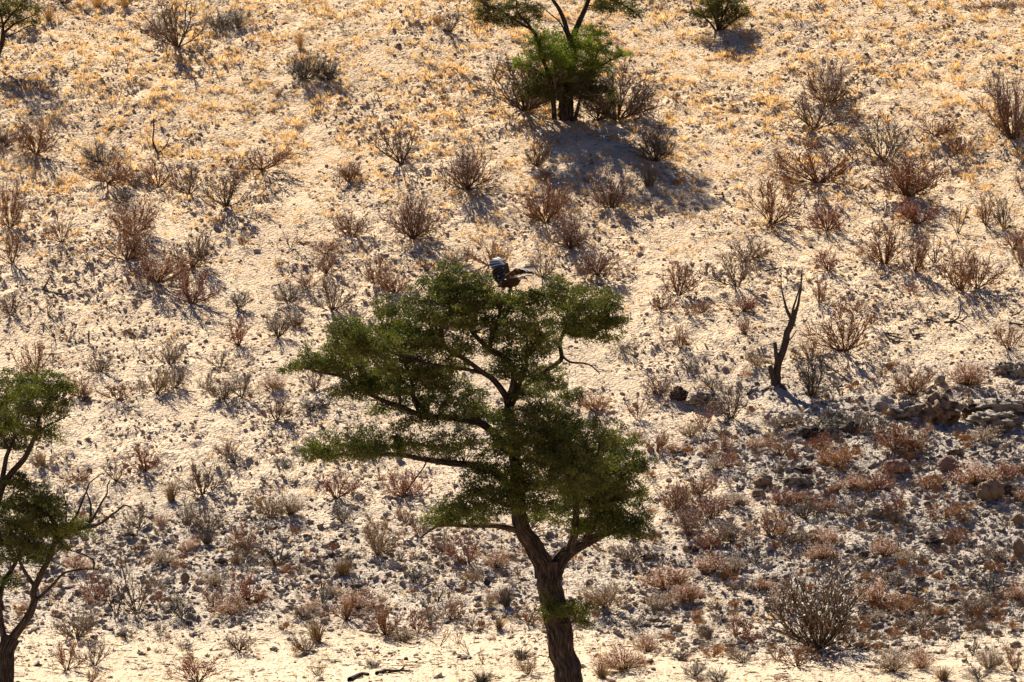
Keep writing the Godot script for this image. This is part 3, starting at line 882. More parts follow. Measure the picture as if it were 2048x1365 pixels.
	branch(upper, "stem", [Vector3(-0.50, -0.02, 0.30), Vector3(-0.56, 0.93, 0.38), Vector3(-0.72, 1.68, 0.45), Vector3(-0.98, 2.43, 0.53), Vector3(-1.28, 3.40, 0.60), Vector3(-1.73, 3.73, 0.68), Vector3(-2.19, 4.00, 0.75), Vector3(-2.72, 4.32, 0.83), Vector3(-3.26, 4.51, 0.90)], 0.109, 0.030)
	branch(upper, "stem", [Vector3(-1.28, 3.38, 0.60), Vector3(-1.57, 3.81, 0.50), Vector3(-1.95, 4.21, 0.40), Vector3(-2.01, 4.72, 0.30), Vector3(-2.17, 5.22, 0.20)], 0.060, 0.030)
	branch(upper, "stem", [Vector3(-0.32, 0.06, -0.30), Vector3(-0.27, 0.99, -0.50), Vector3(-0.43, 2.00, -0.70), Vector3(-0.67, 2.81, -0.90)], 0.080, 0.040)
	branch(upper, "stem", [Vector3(0.32, -0.01, 0.20), Vector3(0.61, 1.14, 0.30), Vector3(1.01, 2.12, 0.40), Vector3(1.31, 2.91, 0.50)], 0.080, 0.030)
	branch(upper, "stem", [Vector3(0.32, 0.94, 0.20), Vector3(0.81, 1.72, 0.43), Vector3(1.50, 2.20, 0.67), Vector3(2.19, 2.52, 0.90)], 0.060, 0.020)
	branch(upper, "branch", [Vector3(0.02, 3.29, 0.20), Vector3(-0.26, 3.84, 0.30), Vector3(-0.64, 4.17, 0.40), Vector3(-0.92, 4.40, 0.50)], 0.040, 0.015)
	branch(upper, "branch", [Vector3(0.96, 5.06, -0.20), Vector3(1.51, 4.91, -0.08), Vector3(2.05, 4.68, 0.04), Vector3(2.58, 4.35, 0.16), Vector3(2.86, 4.12, 0.28), Vector3(3.00, 3.87, 0.40)], 0.060, 0.015)
	branch(upper, "stem", [Vector3(-0.72, 1.53, 0.30), Vector3(-1.18, 1.92, 0.47), Vector3(-1.67, 2.15, 0.63), Vector3(-2.07, 2.09, 0.80)], 0.050, 0.020)
	clump(upper, -3.06, 4.44, 0.80, 0.54, "olive")
	clump(upper, -2.67, 4.02, 0.76, 0.44, "olive")
	clump(upper, -1.67, 4.50, 0.76, 0.44, "olive")
	clump(upper, -2.07, 3.84, 0.62, 0.29, "olive")
	clump(upper, -3.26, 4.04, 0.49, 0.34, "olive")
	clump(upper, -1.27, 4.14, 0.53, 0.34, "olive")
	clump(upper, -3.46, 4.94, 0.80, 0.39, "olive")
	clump(upper, -2.27, 5.18, 0.80, 0.39, "olive")
	clump(upper, -1.11, 5.26, 0.76, 0.34, "olive")
	clump(upper, -1.07, 3.25, 0.62, 0.44, "fresh")
	clump(upper, -0.48, 3.05, 0.76, 0.59, "fresh")
	clump(upper, -0.88, 2.55, 0.76, 0.59, "fresh")
	clump(upper, -0.08, 2.65, 0.76, 0.69, "fresh")
	clump(upper, 0.62, 3.05, 0.73, 0.54, "fresh")
	clump(upper, 1.12, 3.45, 0.62, 0.37, "fresh")
	clump(upper, 1.31, 2.89, 0.73, 0.49, "fresh")
	clump(upper, 0.88, 2.35, 0.76, 0.59, "fresh")
	clump(upper, 2.11, 2.55, 0.49, 0.22, "fresh")
	clump(upper, 1.75, 2.43, 0.49, 0.29, "fresh")
	clump(upper, -1.57, 2.15, 0.53, 0.37, "fresh")
	clump(upper, -1.95, 2.15, 0.45, 0.27, "fresh")
	clump(upper, -1.27, 1.75, 0.62, 0.42, "fresh")
	clump(upper, 0.12, 1.91, 0.67, 0.49, "fresh")
	clump(upper, 1.31, 1.91, 0.49, 0.37, "fresh")
	clump(upper, -0.48, 1.95, 0.71, 0.59, "fresh", 0.50)
	clump(upper, 0.02, 2.35, 0.67, 0.54, "fresh", 0.60)
	clump(upper, -0.18, 1.55, 0.71, 0.54, "fresh", 0.60)
	clump(upper, 0.52, 1.75, 0.76, 0.54, "fresh", 0.50)
	clump(upper, -0.97, 1.35, 0.76, 0.49, "fresh", 0.30)
	clump(upper, -0.78, 0.96, 0.71, 0.44, "olive", 0.40)
	clump(upper, -0.08, 1.00, 0.58, 0.39, "olive", 0.60)
	clump(upper, 0.62, 0.96, 0.71, 0.44, "olive", 0.50)
	clump(upper, 1.31, 1.25, 0.76, 0.49, "olive", 0.30)
	clump(upper, -1.47, 1.06, 0.62, 0.39, "olive")
	clump(upper, 1.61, 0.76, 0.62, 0.39, "olive")
	clump(upper, -1.17, 2.65, 0.62, 0.44, "fresh")
	clump(upper, -0.58, 1.45, 0.58, 0.44, "olive")
	clump(upper, 0.22, 1.31, 0.31, 0.49, "dry")
	clump(upper, 0.62, 1.45, 0.49, 0.44, "olive")
	clump(upper, 1.91, 4.62, 0.76, 0.29, "olive")
	clump(upper, 2.51, 4.46, 0.58, 0.29, "olive")
	clump(upper, 1.55, 4.34, 0.53, 0.24, "olive")
	clump(upper, 1.12, 4.58, 0.58, 0.29, "olive")
	clump(upper, 2.75, 4.18, 0.31, 0.22, "olive")
	clump(upper, 1.12, 5.26, 1.02, 0.44, "olive")
	clump(upper, 2.07, 5.18, 0.85, 0.34, "olive")
	clump(upper, 0.12, 5.46, 0.85, 0.39, "olive")
	end_tree(upper)
	var corner := begin_tree("thorn_tree", "olive thorn tree cut off by the top left corner", -21.25, -214.31, 0.05, "tree")
	branch(corner, "trunk", [Vector3(0.00, -0.04, 0.00), Vector3(0.20, 0.45, 0.00), Vector3(0.37, 0.92, 0.00), Vector3(0.45, 1.47, 0.00)], 0.143, 0.092, 0.2)
	branch(corner, "branch", [Vector3(0.45, 1.43, 0.00), Vector3(0.40, 1.95, 0.17), Vector3(0.27, 2.41, 0.33), Vector3(0.17, 3.01, 0.50)], 0.061, 0.031)
	branch(corner, "branch", [Vector3(0.45, 1.39, 0.00), Vector3(0.85, 1.71, 0.17), Vector3(1.34, 1.94, 0.33), Vector3(1.80, 2.13, 0.50)], 0.061, 0.020)
	branch(corner, "branch", [Vector3(0.43, 1.21, 0.00), Vector3(0.92, 1.41, -0.20), Vector3(1.41, 1.71, -0.40), Vector3(1.74, 1.77, -0.60)], 0.041, 0.015)
	branch(corner, "branch", [Vector3(0.43, 1.72, 0.00), Vector3(0.84, 2.22, 0.07), Vector3(1.25, 2.63, 0.13), Vector3(1.46, 2.93, 0.20)], 0.051, 0.020)
	clump(corner, 0.63, 2.43, 0.73, 0.40, "olive")
	clump(corner, 1.39, 2.54, 0.64, 0.35, "olive")
	clump(corner, 0.90, 1.92, 0.59, 0.23, "olive")
	clump(corner, 1.59, 1.96, 0.46, 0.20, "olive")
	clump(corner, -0.19, 2.33, 0.82, 0.55, "olive")
	clump(corner, -0.29, 1.72, 0.69, 0.35, "olive")
	clump(corner, 0.73, 3.05, 0.91, 0.40, "olive")
	clump(corner, 1.86, 2.29, 0.37, 0.20, "olive")
	end_tree(corner)
	var olive_bush := begin_tree("leafy_bush", "dark olive leafy bush cut off by the top edge, right of centre", 8.62, -218.88, 0.05, "tree")
	branch(olive_bush, "stem", [Vector3(-0.00, -0.04, 0.00), Vector3(-0.11, 0.47, 0.10), Vector3(-0.36, 0.99, 0.20), Vector3(-0.57, 1.40, 0.30)], 0.063, 0.031)
	branch(olive_bush, "stem", [Vector3(0.06, -0.04, 0.00), Vector3(0.17, 0.59, -0.10), Vector3(0.38, 1.12, -0.20), Vector3(0.54, 1.55, -0.30)], 0.063, 0.031)
	branch(olive_bush, "stem", [Vector3(-0.08, -0.00, 0.00), Vector3(-0.46, 0.47, 0.13), Vector3(-0.89, 0.73, 0.27), Vector3(-1.10, 0.93, 0.40)], 0.052, 0.021)
	branch(olive_bush, "stem", [Vector3(0.10, -0.00, 0.00), Vector3(0.58, 0.41, 0.07), Vector3(1.00, 0.68, 0.13), Vector3(1.31, 0.82, 0.20)], 0.052, 0.021)
	branch(olive_bush, "stem", [Vector3(-0.00, -0.05, 0.10), Vector3(-0.02, 0.59, -0.07), Vector3(-0.01, 1.23, -0.23), Vector3(-0.00, 1.77, -0.40)], 0.063, 0.031)
	clump(olive_bush, -0.56, 0.90, 0.61, 0.41, "olive")
	clump(olive_bush, 0.06, 0.79, 0.65, 0.46, "olive")
	clump(olive_bush, 0.69, 0.88, 0.61, 0.41, "olive")
	clump(olive_bush, -0.25, 1.32, 0.70, 0.41, "olive")
	clump(olive_bush, 0.48, 1.38, 0.65, 0.41, "olive")
	clump(olive_bush, 0.06, 0.42, 0.61, 0.26, "olive")
	clump(olive_bush, -0.88, 0.71, 0.37, 0.21, "olive")
	clump(olive_bush, 1.04, 0.71, 0.37, 0.21, "olive")
	clump(olive_bush, 0.06, 1.80, 0.70, 0.36, "olive")
	end_tree(olive_bush)
	var snag := begin_tree("dead_snag", "tall dead snag of grey wood with two forked prongs on the right slope", 9.23, -183.52, 0.05, "dead tree")
	branch(snag, "trunk", [Vector3(-0.00, -0.07, 0.00), Vector3(0.02, 0.38, 0.00), Vector3(0.07, 0.77, 0.00), Vector3(0.25, 1.29, 0.00), Vector3(0.33, 1.77, 0.00), Vector3(0.49, 2.12, 0.00), Vector3(0.63, 2.48, 0.00)], 0.157, 0.096, 0.35)
	branch(snag, "prong", [Vector3(0.58, 2.34, 0.00), Vector3(0.73, 2.71, 0.04), Vector3(0.84, 3.21, 0.07), Vector3(0.89, 3.70, 0.11), Vector3(0.92, 4.17, 0.15)], 0.087, 0.013)
	branch(snag, "prong", [Vector3(0.56, 2.41, 0.12), Vector3(0.62, 2.79, 0.15), Vector3(0.73, 3.14, 0.17), Vector3(0.83, 3.46, 0.20)], 0.052, 0.026)
	branch(snag, "prong", [Vector3(0.54, 2.38, 0.00), Vector3(0.37, 2.73, -0.04), Vector3(0.27, 3.15, -0.07), Vector3(0.20, 3.60, -0.11), Vector3(0.19, 4.29, -0.15)], 0.070, 0.010)
	branch(snag, "broken_stub", [Vector3(0.07, 0.77, 0.05), Vector3(0.01, 1.12, 0.10), Vector3(-0.06, 1.54, 0.15)], 0.087, 0.070)
	branch(snag, "broken_stub", [Vector3(-0.02, 0.03, 0.10), Vector3(-0.13, 0.42, 0.17), Vector3(-0.22, 0.73, 0.25)], 0.114, 0.079)
	branch(snag, "side_stub", [Vector3(0.35, 1.57, 0.05), Vector3(0.52, 1.68, 0.10), Vector3(0.62, 1.82, 0.15), Vector3(0.71, 1.95, 0.20)], 0.035, 0.013)
	branch(snag, "side_stub", [Vector3(0.51, 2.34, 0.05), Vector3(0.36, 2.29, 0.10), Vector3(0.24, 2.30, 0.15), Vector3(0.15, 2.32, 0.20)], 0.026, 0.013)
	branch(snag, "root", [Vector3(0.06, 0.10, 0.10), Vector3(0.26, -0.11, 0.37), Vector3(0.53, -0.35, 0.63), Vector3(0.89, -0.60, 0.90)], 0.105, 0.026)
	branch(snag, "root", [Vector3(-0.07, 0.07, 0.10), Vector3(-0.31, -0.06, 0.35), Vector3(-0.59, -0.18, 0.60)], 0.052, 0.017)
	branch(snag, "root", [Vector3(0.40, 1.75, 0.05), Vector3(0.59, 1.54, 0.17), Vector3(0.86, 1.52, 0.30)], 0.022, 0.009)
	end_tree(snag)

	vulture()

	# ---------------- rocks and dead wood
	stone("boulder", 0, "brownstone", 15.80, -173.40, 0.86, 0.73, 0.70, 0.04, "large rounded brown boulder near the right edge")
	stone("boulder", 6, "calcrete", 13.59, -181.10, 1.14, 0.69, 0.96, 0.10, "pitted grey rock at the left end of the rock ledge")
	stone("boulder", 7, "brownstone", 14.75, -180.92, 1.24, 0.93, 1.12, -0.43, "dark-topped dome of brown rock in the middle of the ledge")
	stone("boulder", 8, "calcrete", 16.97, -181.67, 1.90, 0.52, 1.43, 0.34, "broad pale slab on top of the ledge at the right edge")
	stone("boulder", 9, "calcrete", 16.69, -180.50, 1.63, 0.52, 1.33, -0.27, "dark undercut rock below the pale ledge slab")
	stone("rock", 6, "darkstone", 15.91, -181.45, 0.62, 0.45, 0.62, -0.03, "small dark rock between the dome and the slab")
	stone("rock", 8, "calcrete", 17.40, -185.64, 0.71, 0.42, 0.68, -0.02, "grey overhanging rock right of the orange cushion bush")
	stone("rock", 7, "calcrete", 17.96, -185.28, 0.60, 0.49, 0.55, -0.35, "grey rock cut off by the right edge above the ledge")
	stone("rock", 1, "calcrete", 15.06, -184.51, 0.42, 0.35, 0.38, 0.37, "smooth pale round stone left of the orange cushion bush")
	stone("rock", 3, "calcrete", 12.84, -181.89, 0.76, 0.49, 0.67, 0.24, "low grey rock left of the ledge")
	stone("rock", 2, "brownstone", 15.10, -177.44, 0.37, 0.34, 0.34, -0.44, "small brown stone downhill of the rock dome")
	stone("rock", 4, "pinkstone", 14.65, -175.60, 0.74, 0.57, 0.69, 0.09, "pinkish split rock downhill of the dome rock")
	stone("rock", 5, "pinkstone", 12.85, -175.68, 0.90, 0.57, 0.75, -0.47, "pinkish flat-faced rock left of the split rock")
	stone("rock", 8, "calcrete", 9.53, -174.77, 0.93, 0.37, 0.90, -0.03, "grey ledge of crumbling calcrete downhill of the snag")
	stone("rock", 6, "darkstone", 9.73, -176.14, 0.67, 0.27, 0.62, 0.38, "dark flat rock just above the crumbling grey ledge")
	stone("rock", 3, "brownstone", 8.34, -174.94, 0.63, 0.37, 0.59, 0.42, "brown rounded stone left of the crumbling grey ledge")
	stone("rock", 2, "brownstone", 8.14, -173.82, 0.40, 0.25, 0.34, 0.30, "small brown stone just below the rounded brown stone")
	stone("rock", 9, "calcrete", 12.07, -172.25, 0.82, 0.33, 0.71, 0.44, "grey tilted slab below the pinkish rocks")
	stone("rock", 1, "darkstone", 11.30, -168.89, 0.32, 0.26, 0.31, -0.40, "dark round stone in the middle of the lower right rubble")
	stone("rock", 7, "darkstone", 16.44, -173.70, 0.43, 0.36, 0.34, -0.28, "dark stone touching the round boulder on its right")
	stone("rock", 4, "brownstone", 16.58, -171.45, 0.46, 0.36, 0.45, -0.06, "brown stone at the right edge below the boulder")
	stone("rock", 6, "darkstone", 13.64, -169.79, 0.52, 0.29, 0.47, -0.20, "dark low rock downhill left of the boulder")
	stone("rock", 3, "brownstone", 14.17, -170.29, 0.36, 0.29, 0.31, -0.11, "brown stone beside the dark low rock")
	stone("rock", 7, "darkstone", 5.84, -169.56, 0.39, 0.26, 0.32, 0.09, "dark stone downhill of the central crown's lower right edge")
	stone("rock", 4, "brownstone", 16.34, -169.00, 0.42, 0.55, 0.37, 0.40, "upright brown rock cut off by the right edge")
	stone("rock", 1, "brownstone", 14.64, -166.88, 0.25, 0.19, 0.23, 0.43, "little brown stone between the two lower right cushion bushes")
	stone("rock", 2, "darkstone", 12.95, -166.70, 0.32, 0.16, 0.31, 0.49, "flat dark stone right of the grey tan bush")
	stone("rock", 6, "brownstone", 13.76, -164.44, 0.47, 0.19, 0.43, -0.34, "long brown flat stone in the lower right")
	stone("rock", 3, "calcrete", -0.73, -166.90, 0.38, 0.14, 0.37, 0.46, "pale grey flat stone left of the trunk's fork")
	stone("rock", 7, "darkstone", -0.79, -165.95, 0.19, 0.19, 0.19, 0.07, "dark stone just below the pale flat stone")
	stone("rock", 1, "darkstone", 3.94, -167.52, 0.19, 0.14, 0.18, -0.29, "small dark stone right of the trunk below its fork")
	stone("rock", 2, "darkstone", 4.36, -163.50, 0.22, 0.17, 0.21, 0.07, "left one of two dark stones near the orange tuft")
	stone("rock", 5, "darkstone", 4.56, -163.14, 0.20, 0.17, 0.17, -0.44, "right one of two dark stones near the orange tuft")
	stone("rock", 4, "brownstone", -3.80, -169.89, 0.19, 0.15, 0.19, 0.49, "lone brown stone beside the tall orange bush left of trunk")
	stone("rock", 8, "calcrete", 4.44, -168.85, 0.55, 0.19, 0.42, 0.30, "pile of grey stone downhill of the right bough")
	stone("rock", 0, "calcrete", -3.82, -177.62, 0.29, 0.22, 0.25, -0.35, "grey stone under the lowest left bough")
	stone("rock", 1, "darkstone", -3.16, -156.47, 0.15, 0.10, 0.12, 0.27, "small stone right of the fallen log")
	stone("rock", 2, "brownstone", -1.43, -156.31, 0.19, 0.12, 0.19, -0.46, "small brown stone on the sand left of the trunk foot")
	stone("rock", 3, "darkstone", 4.08, -154.80, 0.21, 0.13, 0.19, -0.46, "dark stone on the sand right of the trunk foot")
	stone("rock", 7, "darkstone", 5.81, -182.70, 0.52, 0.45, 0.49, -0.17, "dark rock on the left of the steep trail")
	stone("rock", 9, "calcrete", 6.68, -182.58, 0.94, 0.42, 0.91, 0.48, "grey calcrete rock on the right of the steep trail")
	stone("rock", 5, "pinkstone", 7.07, -181.96, 0.45, 0.28, 0.39, 0.50, "pinkish stone right of the trail's grey rock")
	stone("rock", 4, "brownstone", -10.36, -166.42, 0.29, 0.32, 0.24, -0.42, "small upright yellowish stone in the grey rubble on the left")
	stone("rock", 6, "darkstone", -12.47, -170.81, 0.39, 0.16, 0.35, -0.47, "dark flat stone above the small orange tuft")
	stone("rock", 0, "calcrete", -13.04, -168.72, 0.22, 0.13, 0.18, -0.09, "pale stone near the left tree's drooping bough")
	stone("rock", 1, "darkstone", -14.22, -176.60, 0.19, 0.17, 0.17, -0.34, "grey stone uphill of the left tree's bare boughs")
	stone("rock", 3, "calcrete", -7.66, -166.39, 0.29, 0.16, 0.22, 0.37, "blue-grey stone below the v-shaped black shrub")
	stone("rock", 5, "darkstone", -4.92, -165.55, 0.44, 0.19, 0.37, 0.46, "dark low stone left of the trunk among orange tufts")
	stone("rock", 6, "darkstone", -9.35, -168.27, 0.35, 0.19, 0.34, -0.12, "dark stone above the grey-orange cushion on the left")
	stone("rock", 2, "darkstone", -5.84, -168.42, 0.22, 0.13, 0.19, 0.02, "dark stone right of the charred log")
	stone("rock", 8, "calcrete", 10.86, -179.39, 0.65, 0.31, 0.59, 0.10, "grey rock under the dark green shrub")
	stone("rock", 3, "darkstone", 11.55, -179.49, 0.58, 0.38, 0.52, 0.12, "dark rounded rock right of the dark green shrub")
	stone("rock", 9, "darkstone", 10.17, -179.20, 0.68, 0.34, 0.67, 0.01, "dark jagged rock left of the dark green shrub")
	deadwood("fallen_branch", "bent dead branch rising from the bare sand at left", -16.88, -191.75, [[[Vector3(0.63, -0.12, 0.33), Vector3(0.24, -0.05, 0.20), Vector3(-0.09, 0.05, 0.01), Vector3(-0.29, 0.11, 0.00)], 0.046, 0.027], [[Vector3(-0.29, 0.09, 0.00), Vector3(-0.13, 0.31, 0.05), Vector3(-0.06, 0.49, -0.05), Vector3(0.04, 0.58, 0.00)], 0.037, 0.018]])
	deadwood("standing_stick", "forked dead stick standing behind a rust shrub, upper left", -13.94, -206.04, [[[Vector3(0.04, -0.00, 0.00), Vector3(-0.10, 0.28, 0.05), Vector3(-0.18, 0.55, -0.05), Vector3(-0.14, 0.98, 0.00), Vector3(-0.16, 1.36, 0.05)], 0.049, 0.025], [[Vector3(0.04, 0.04, 0.00), Vector3(0.24, 0.20, 0.05), Vector3(0.39, 0.43, -0.05), Vector3(0.47, 0.71, 0.00)], 0.044, 0.015]])
	deadwood("fallen_branch", "curved fallen branch on pale sand at the right", 16.05, -189.77, [[[Vector3(-0.40, 0.05, 0.09), Vector3(-0.12, 0.09, -0.06), Vector3(0.09, 0.22, -0.05), Vector3(0.18, 0.47, 0.00), Vector3(0.16, 0.69, 0.05)], 0.045, 0.018], [[Vector3(-0.21, 0.09, -0.05), Vector3(0.15, 0.09, -0.12), Vector3(0.33, 0.20, -0.05), Vector3(0.43, 0.31, 0.00)], 0.036, 0.018]])
	deadwood("fallen_branch", "tangle of black fallen branches on pale sand at the right", 13.64, -188.15, [[[Vector3(-0.38, 0.26, -0.42), Vector3(-0.17, 0.11, -0.11), Vector3(0.17, -0.01, 0.11), Vector3(0.47, -0.08, 0.25)], 0.045, 0.022], [[Vector3(-0.25, 0.18, -0.27), Vector3(0.00, 0.13, 0.05), Vector3(0.28, 0.11, -0.14)], 0.036, 0.018], [[Vector3(-0.18, 0.07, -0.03), Vector3(-0.07, -0.08, 0.28), Vector3(0.23, -0.19, 0.51)], 0.036, 0.018]])
	deadwood("fallen_branch", "short black branch lying right of the tangled branches", 14.55, -188.33, [[[Vector3(-0.17, 0.03, 0.07), Vector3(0.06, 0.07, -0.05), Vector3(0.28, 0.09, -0.13)], 0.045, 0.027]])
	deadwood("fallen_branch", "small dead branch pair pointing off the right edge", 18.34, -190.45, [[[Vector3(-0.19, 0.01, 0.05), Vector3(0.00, 0.07, 0.05), Vector3(0.24, 0.25, -0.05)], 0.036, 0.018], [[Vector3(-0.37, -0.29, 0.64), Vector3(-0.07, -0.31, 0.70), Vector3(0.19, -0.35, 0.81)], 0.045, 0.027]])
	deadwood("fallen_branch", "knobbly black branch left of the curved fallen branch", 15.25, -189.73, [[[Vector3(-0.27, 0.07, 0.02), Vector3(-0.14, 0.09, 0.05), Vector3(0.00, 0.05, -0.00), Vector3(0.21, -0.01, 0.08)], 0.045, 0.027], [[Vector3(-0.22, 0.07, 0.01), Vector3(-0.22, 0.16, 0.05)], 0.027, 0.018]])
	deadwood("fallen_log", "dark twisted log lying on the bottom sand left of the trunk", -3.43, -153.92, [[[Vector3(-0.53, -0.01, -0.03), Vector3(-0.27, 0.06, -0.36), Vector3(-0.00, 0.07, -0.17), Vector3(0.23, 0.09, -0.11), Vector3(0.53, 0.08, 0.25)], 0.081, 0.022], [[Vector3(0.14, 0.08, -0.08), Vector3(0.22, 0.15, 0.05), Vector3(0.28, 0.23, -0.05)], 0.044, 0.015]])
	deadwood("fallen_log", "short dark log end at the bottom left of the twisted log", -4.57, -153.89, [[[Vector3(-0.16, -0.02, 0.39), Vector3(-0.00, 0.06, -0.08), Vector3(0.19, 0.12, -0.36), Vector3(0.35, 0.12, -0.17)], 0.095, 0.044]])
	deadwood("fallen_branch", "charred log right of the black v-shaped shrub", -6.62, -168.81, [[[Vector3(-0.17, 0.14, -0.31), Vector3(0.00, 0.05, -0.00), Vector3(0.18, -0.07, 0.40)], 0.072, 0.048], [[Vector3(-0.19, 0.05, -0.05), Vector3(-0.12, -0.07, 0.33)], 0.040, 0.024]])
	deadwood("fallen_branch", "dead branch leaning downhill right of the snag", 11.42, -185.06, [[[Vector3(-0.51, 0.47, -0.90), Vector3(-0.20, 0.18, -0.27), Vector3(0.12, -0.08, 0.29), Vector3(0.47, -0.36, 0.94)], 0.053, 0.026]])
	deadwood("fallen_branch", "burnt black stump twigs beside the upper trail", 8.04, -201.45, [[[Vector3(0.06, -0.12, 0.00), Vector3(0.08, 0.04, 0.05), Vector3(0.04, 0.23, -0.05)], 0.048, 0.029], [[Vector3(-0.24, 0.13, -0.12), Vector3(-0.06, 0.12, 0.05), Vector3(0.06, 0.15, -0.05)], 0.029, 0.019]])
	deadwood("fallen_branch", "bowed dead branch under the mauve bush left of snag", 8.56, -183.07, [[[Vector3(-0.34, -0.07, 0.22), Vector3(-0.16, 0.14, -0.21), Vector3(0.10, 0.21, -0.33), Vector3(0.34, 0.10, -0.08)], 0.052, 0.026], [[Vector3(-0.11, 0.14, -0.20), Vector3(-0.06, -0.04, 0.18)], 0.035, 0.017]])
	deadwood("fallen_branch", "thin dark branch lying left of the snag's prongs", 9.63, -194.03, [[[Vector3(-0.25, -0.01, 0.14), Vector3(0.00, 0.05, -0.00), Vector3(0.32, 0.13, -0.19)], 0.037, 0.018]])
	deadwood("fallen_branch", "row of black twigs scattered on the upper left slope", -16.58, -208.52, [[[Vector3(-0.98, 0.27, -0.32), Vector3(-0.84, 0.13, -0.05), Vector3(-0.78, 0.04, 0.14)], 0.040, 0.020], [[Vector3(-0.22, 0.18, -0.25), Vector3(0.05, 0.01, 0.09), Vector3(0.33, -0.04, 0.15)], 0.040, 0.020], [[Vector3(0.10, 0.14, -0.20), Vector3(-0.01, -0.13, 0.38)], 0.030, 0.020], [[Vector3(0.54, -0.22, 0.49), Vector3(0.77, -0.06, 0.16), Vector3(0.95, -0.22, 0.46)], 0.040, 0.020]])
	deadwood("fallen_branch", "dead stick on the sand below the many-stemmed tree's left", -0.80, -209.52, [[[Vector3(-0.24, 0.05, -0.03), Vector3(-0.04, 0.05, -0.01), Vector3(0.12, 0.14, -0.19)], 0.035, 0.020], [[Vector3(-0.08, 0.00, 0.09), Vector3(0.00, -0.13, 0.41)], 0.030, 0.020]])
	deadwood("standing_stick", "single upright dead stick in the sand on the left slope", -15.13, -187.56, [[[Vector3(0.00, -0.04, 0.00), Vector3(-0.00, 0.18, 0.05), Vector3(-0.00, 0.39, -0.05)], 0.031, 0.027]])

	# ---------------- shrubs and tufts
	shrub("dry_shrub", "open", "brown", -13.84, -216.95, 2.38, 2.13, "brown bare twiggy shrub, nearest one uphill of the forked standing stick")
	shrub("cushion_bush", "cushion", "tan", -14.79, -219.10, 1.04, 0.79, "tan rounded cushion bush, nearest one uphill of the forked standing stick")
	shrub("dry_shrub", "broom", "grey", -12.25, -218.53, 1.25, 0.96, "grey tall many-stemmed bush, nearest one uphill right of the forked standing stick")
	shrub("dry_shrub", "broom", "grey", -11.46, -218.49, 1.12, 0.92, "grey tall many-stemmed bush, second nearest one uphill right of the forked standing stick")
	shrub("grass_tuft", "tuft", "gold", -17.56, -222.07, 0.72, 0.49, "golden grass tuft, nearest one right of the top left tree")
	shrub("grass_tuft", "tuft", "gold", -16.42, -221.90, 0.63, 0.53, "golden grass tuft, nearest one uphill of the forked standing stick")
	shrub("grass_tuft", "tuft", "gold", -8.73, -215.97, 0.53, 0.82, "golden grass tuft, nearest one uphill right of the forked standing stick")
	shrub("dry_shrub", "broom", "dark", -8.44, -212.92, 1.70, 1.28, "blackish tall many-stemmed bush, nearest one uphill right of the forked standing stick")
	shrub("dry_shrub", "broom", "dark", -7.42, -212.79, 1.22, 1.02, "blackish tall many-stemmed bush, nearest one right of the forked standing stick")
	shrub("dry_shrub", "dense", "dark", -19.03, -222.26, 0.89, 0.49, "blackish dense twiggy shrub, nearest one uphill right of the top left tree")
	shrub("grass_tuft", "tuft", "gold", -19.44, -219.93, 0.71, 0.92, "golden grass tuft, nearest one uphill right of the top left tree")
	shrub("dry_shrub", "dense", "dark", -20.03, -217.88, 0.83, 0.44, "blackish dense twiggy shrub, nearest one right of the top left tree")
	shrub("dry_shrub", "sparse", "dark", -17.89, -214.41, 0.41, 0.56, "blackish sparse few-stemmed shrub, nearest one downhill right of the top left tree")
	shrub("dry_shrub", "sparse", "dark", -16.19, -214.74, 0.37, 0.47, "blackish sparse few-stemmed shrub, nearest one uphill left of the forked standing stick")
	shrub("dry_shrub", "sparse", "dark", -15.72, -214.64, 0.37, 0.52, "blackish sparse few-stemmed shrub, second nearest one uphill of the forked standing stick")
	shrub("dry_shrub", "sparse", "dark", -13.65, -213.72, 0.61, 0.38, "blackish sparse few-stemmed shrub, nearest one uphill of the forked standing stick")
	shrub("dry_shrub", "sparse", "dark", -10.96, -213.22, 0.32, 0.51, "blackish sparse few-stemmed shrub, nearest one uphill right of the forked standing stick")
	shrub("dry_shrub", "sparse", "brown", -15.81, -211.23, 0.40, 0.38, "brown sparse few-stemmed shrub, nearest one uphill left of the forked standing stick")
	shrub("dry_shrub", "open", "rust", -9.42, -211.68, 0.69, 0.38, "rust-brown bare twiggy shrub, nearest one right of the forked standing stick")
	shrub("dry_shrub", "dense", "rust", -18.62, -205.19, 1.86, 1.44, "rust-brown dense twiggy shrub, nearest one downhill of the top left tree")
	shrub("dry_shrub", "dense", "brown", -19.95, -206.03, 1.18, 0.99, "brown dense twiggy shrub, nearest one uphill of the photo's left edge midway up")
	shrub("dry_shrub", "broom", "grey", -16.09, -204.90, 1.44, 0.94, "grey tall many-stemmed bush, nearest one left of the forked standing stick")
	shrub("dry_shrub", "spread", "rust", -15.62, -202.55, 2.31, 1.05, "rust-brown low spreading shrub, nearest one downhill left of the forked standing stick")
	shrub("dry_shrub", "spread", "brown", -14.72, -202.68, 0.97, 0.61, "brown low spreading shrub, nearest one downhill left of the forked standing stick")
	shrub("dry_shrub", "open", "rust", -13.68, -202.78, 1.55, 1.18, "rust-brown bare twiggy shrub, nearest one downhill of the forked standing stick")
	shrub("dry_shrub", "open", "brown", -12.43, -201.85, 1.27, 1.21, "brown bare twiggy shrub, nearest one downhill right of the forked standing stick")
	shrub("dry_shrub", "open", "brown", -10.91, -200.08, 1.81, 1.56, "brown bare twiggy shrub, second nearest one downhill right of the forked standing stick")
	shrub("dry_shrub", "spread", "rust", -9.78, -204.08, 2.24, 0.98, "rust-brown low spreading shrub, nearest one right of the forked standing stick")
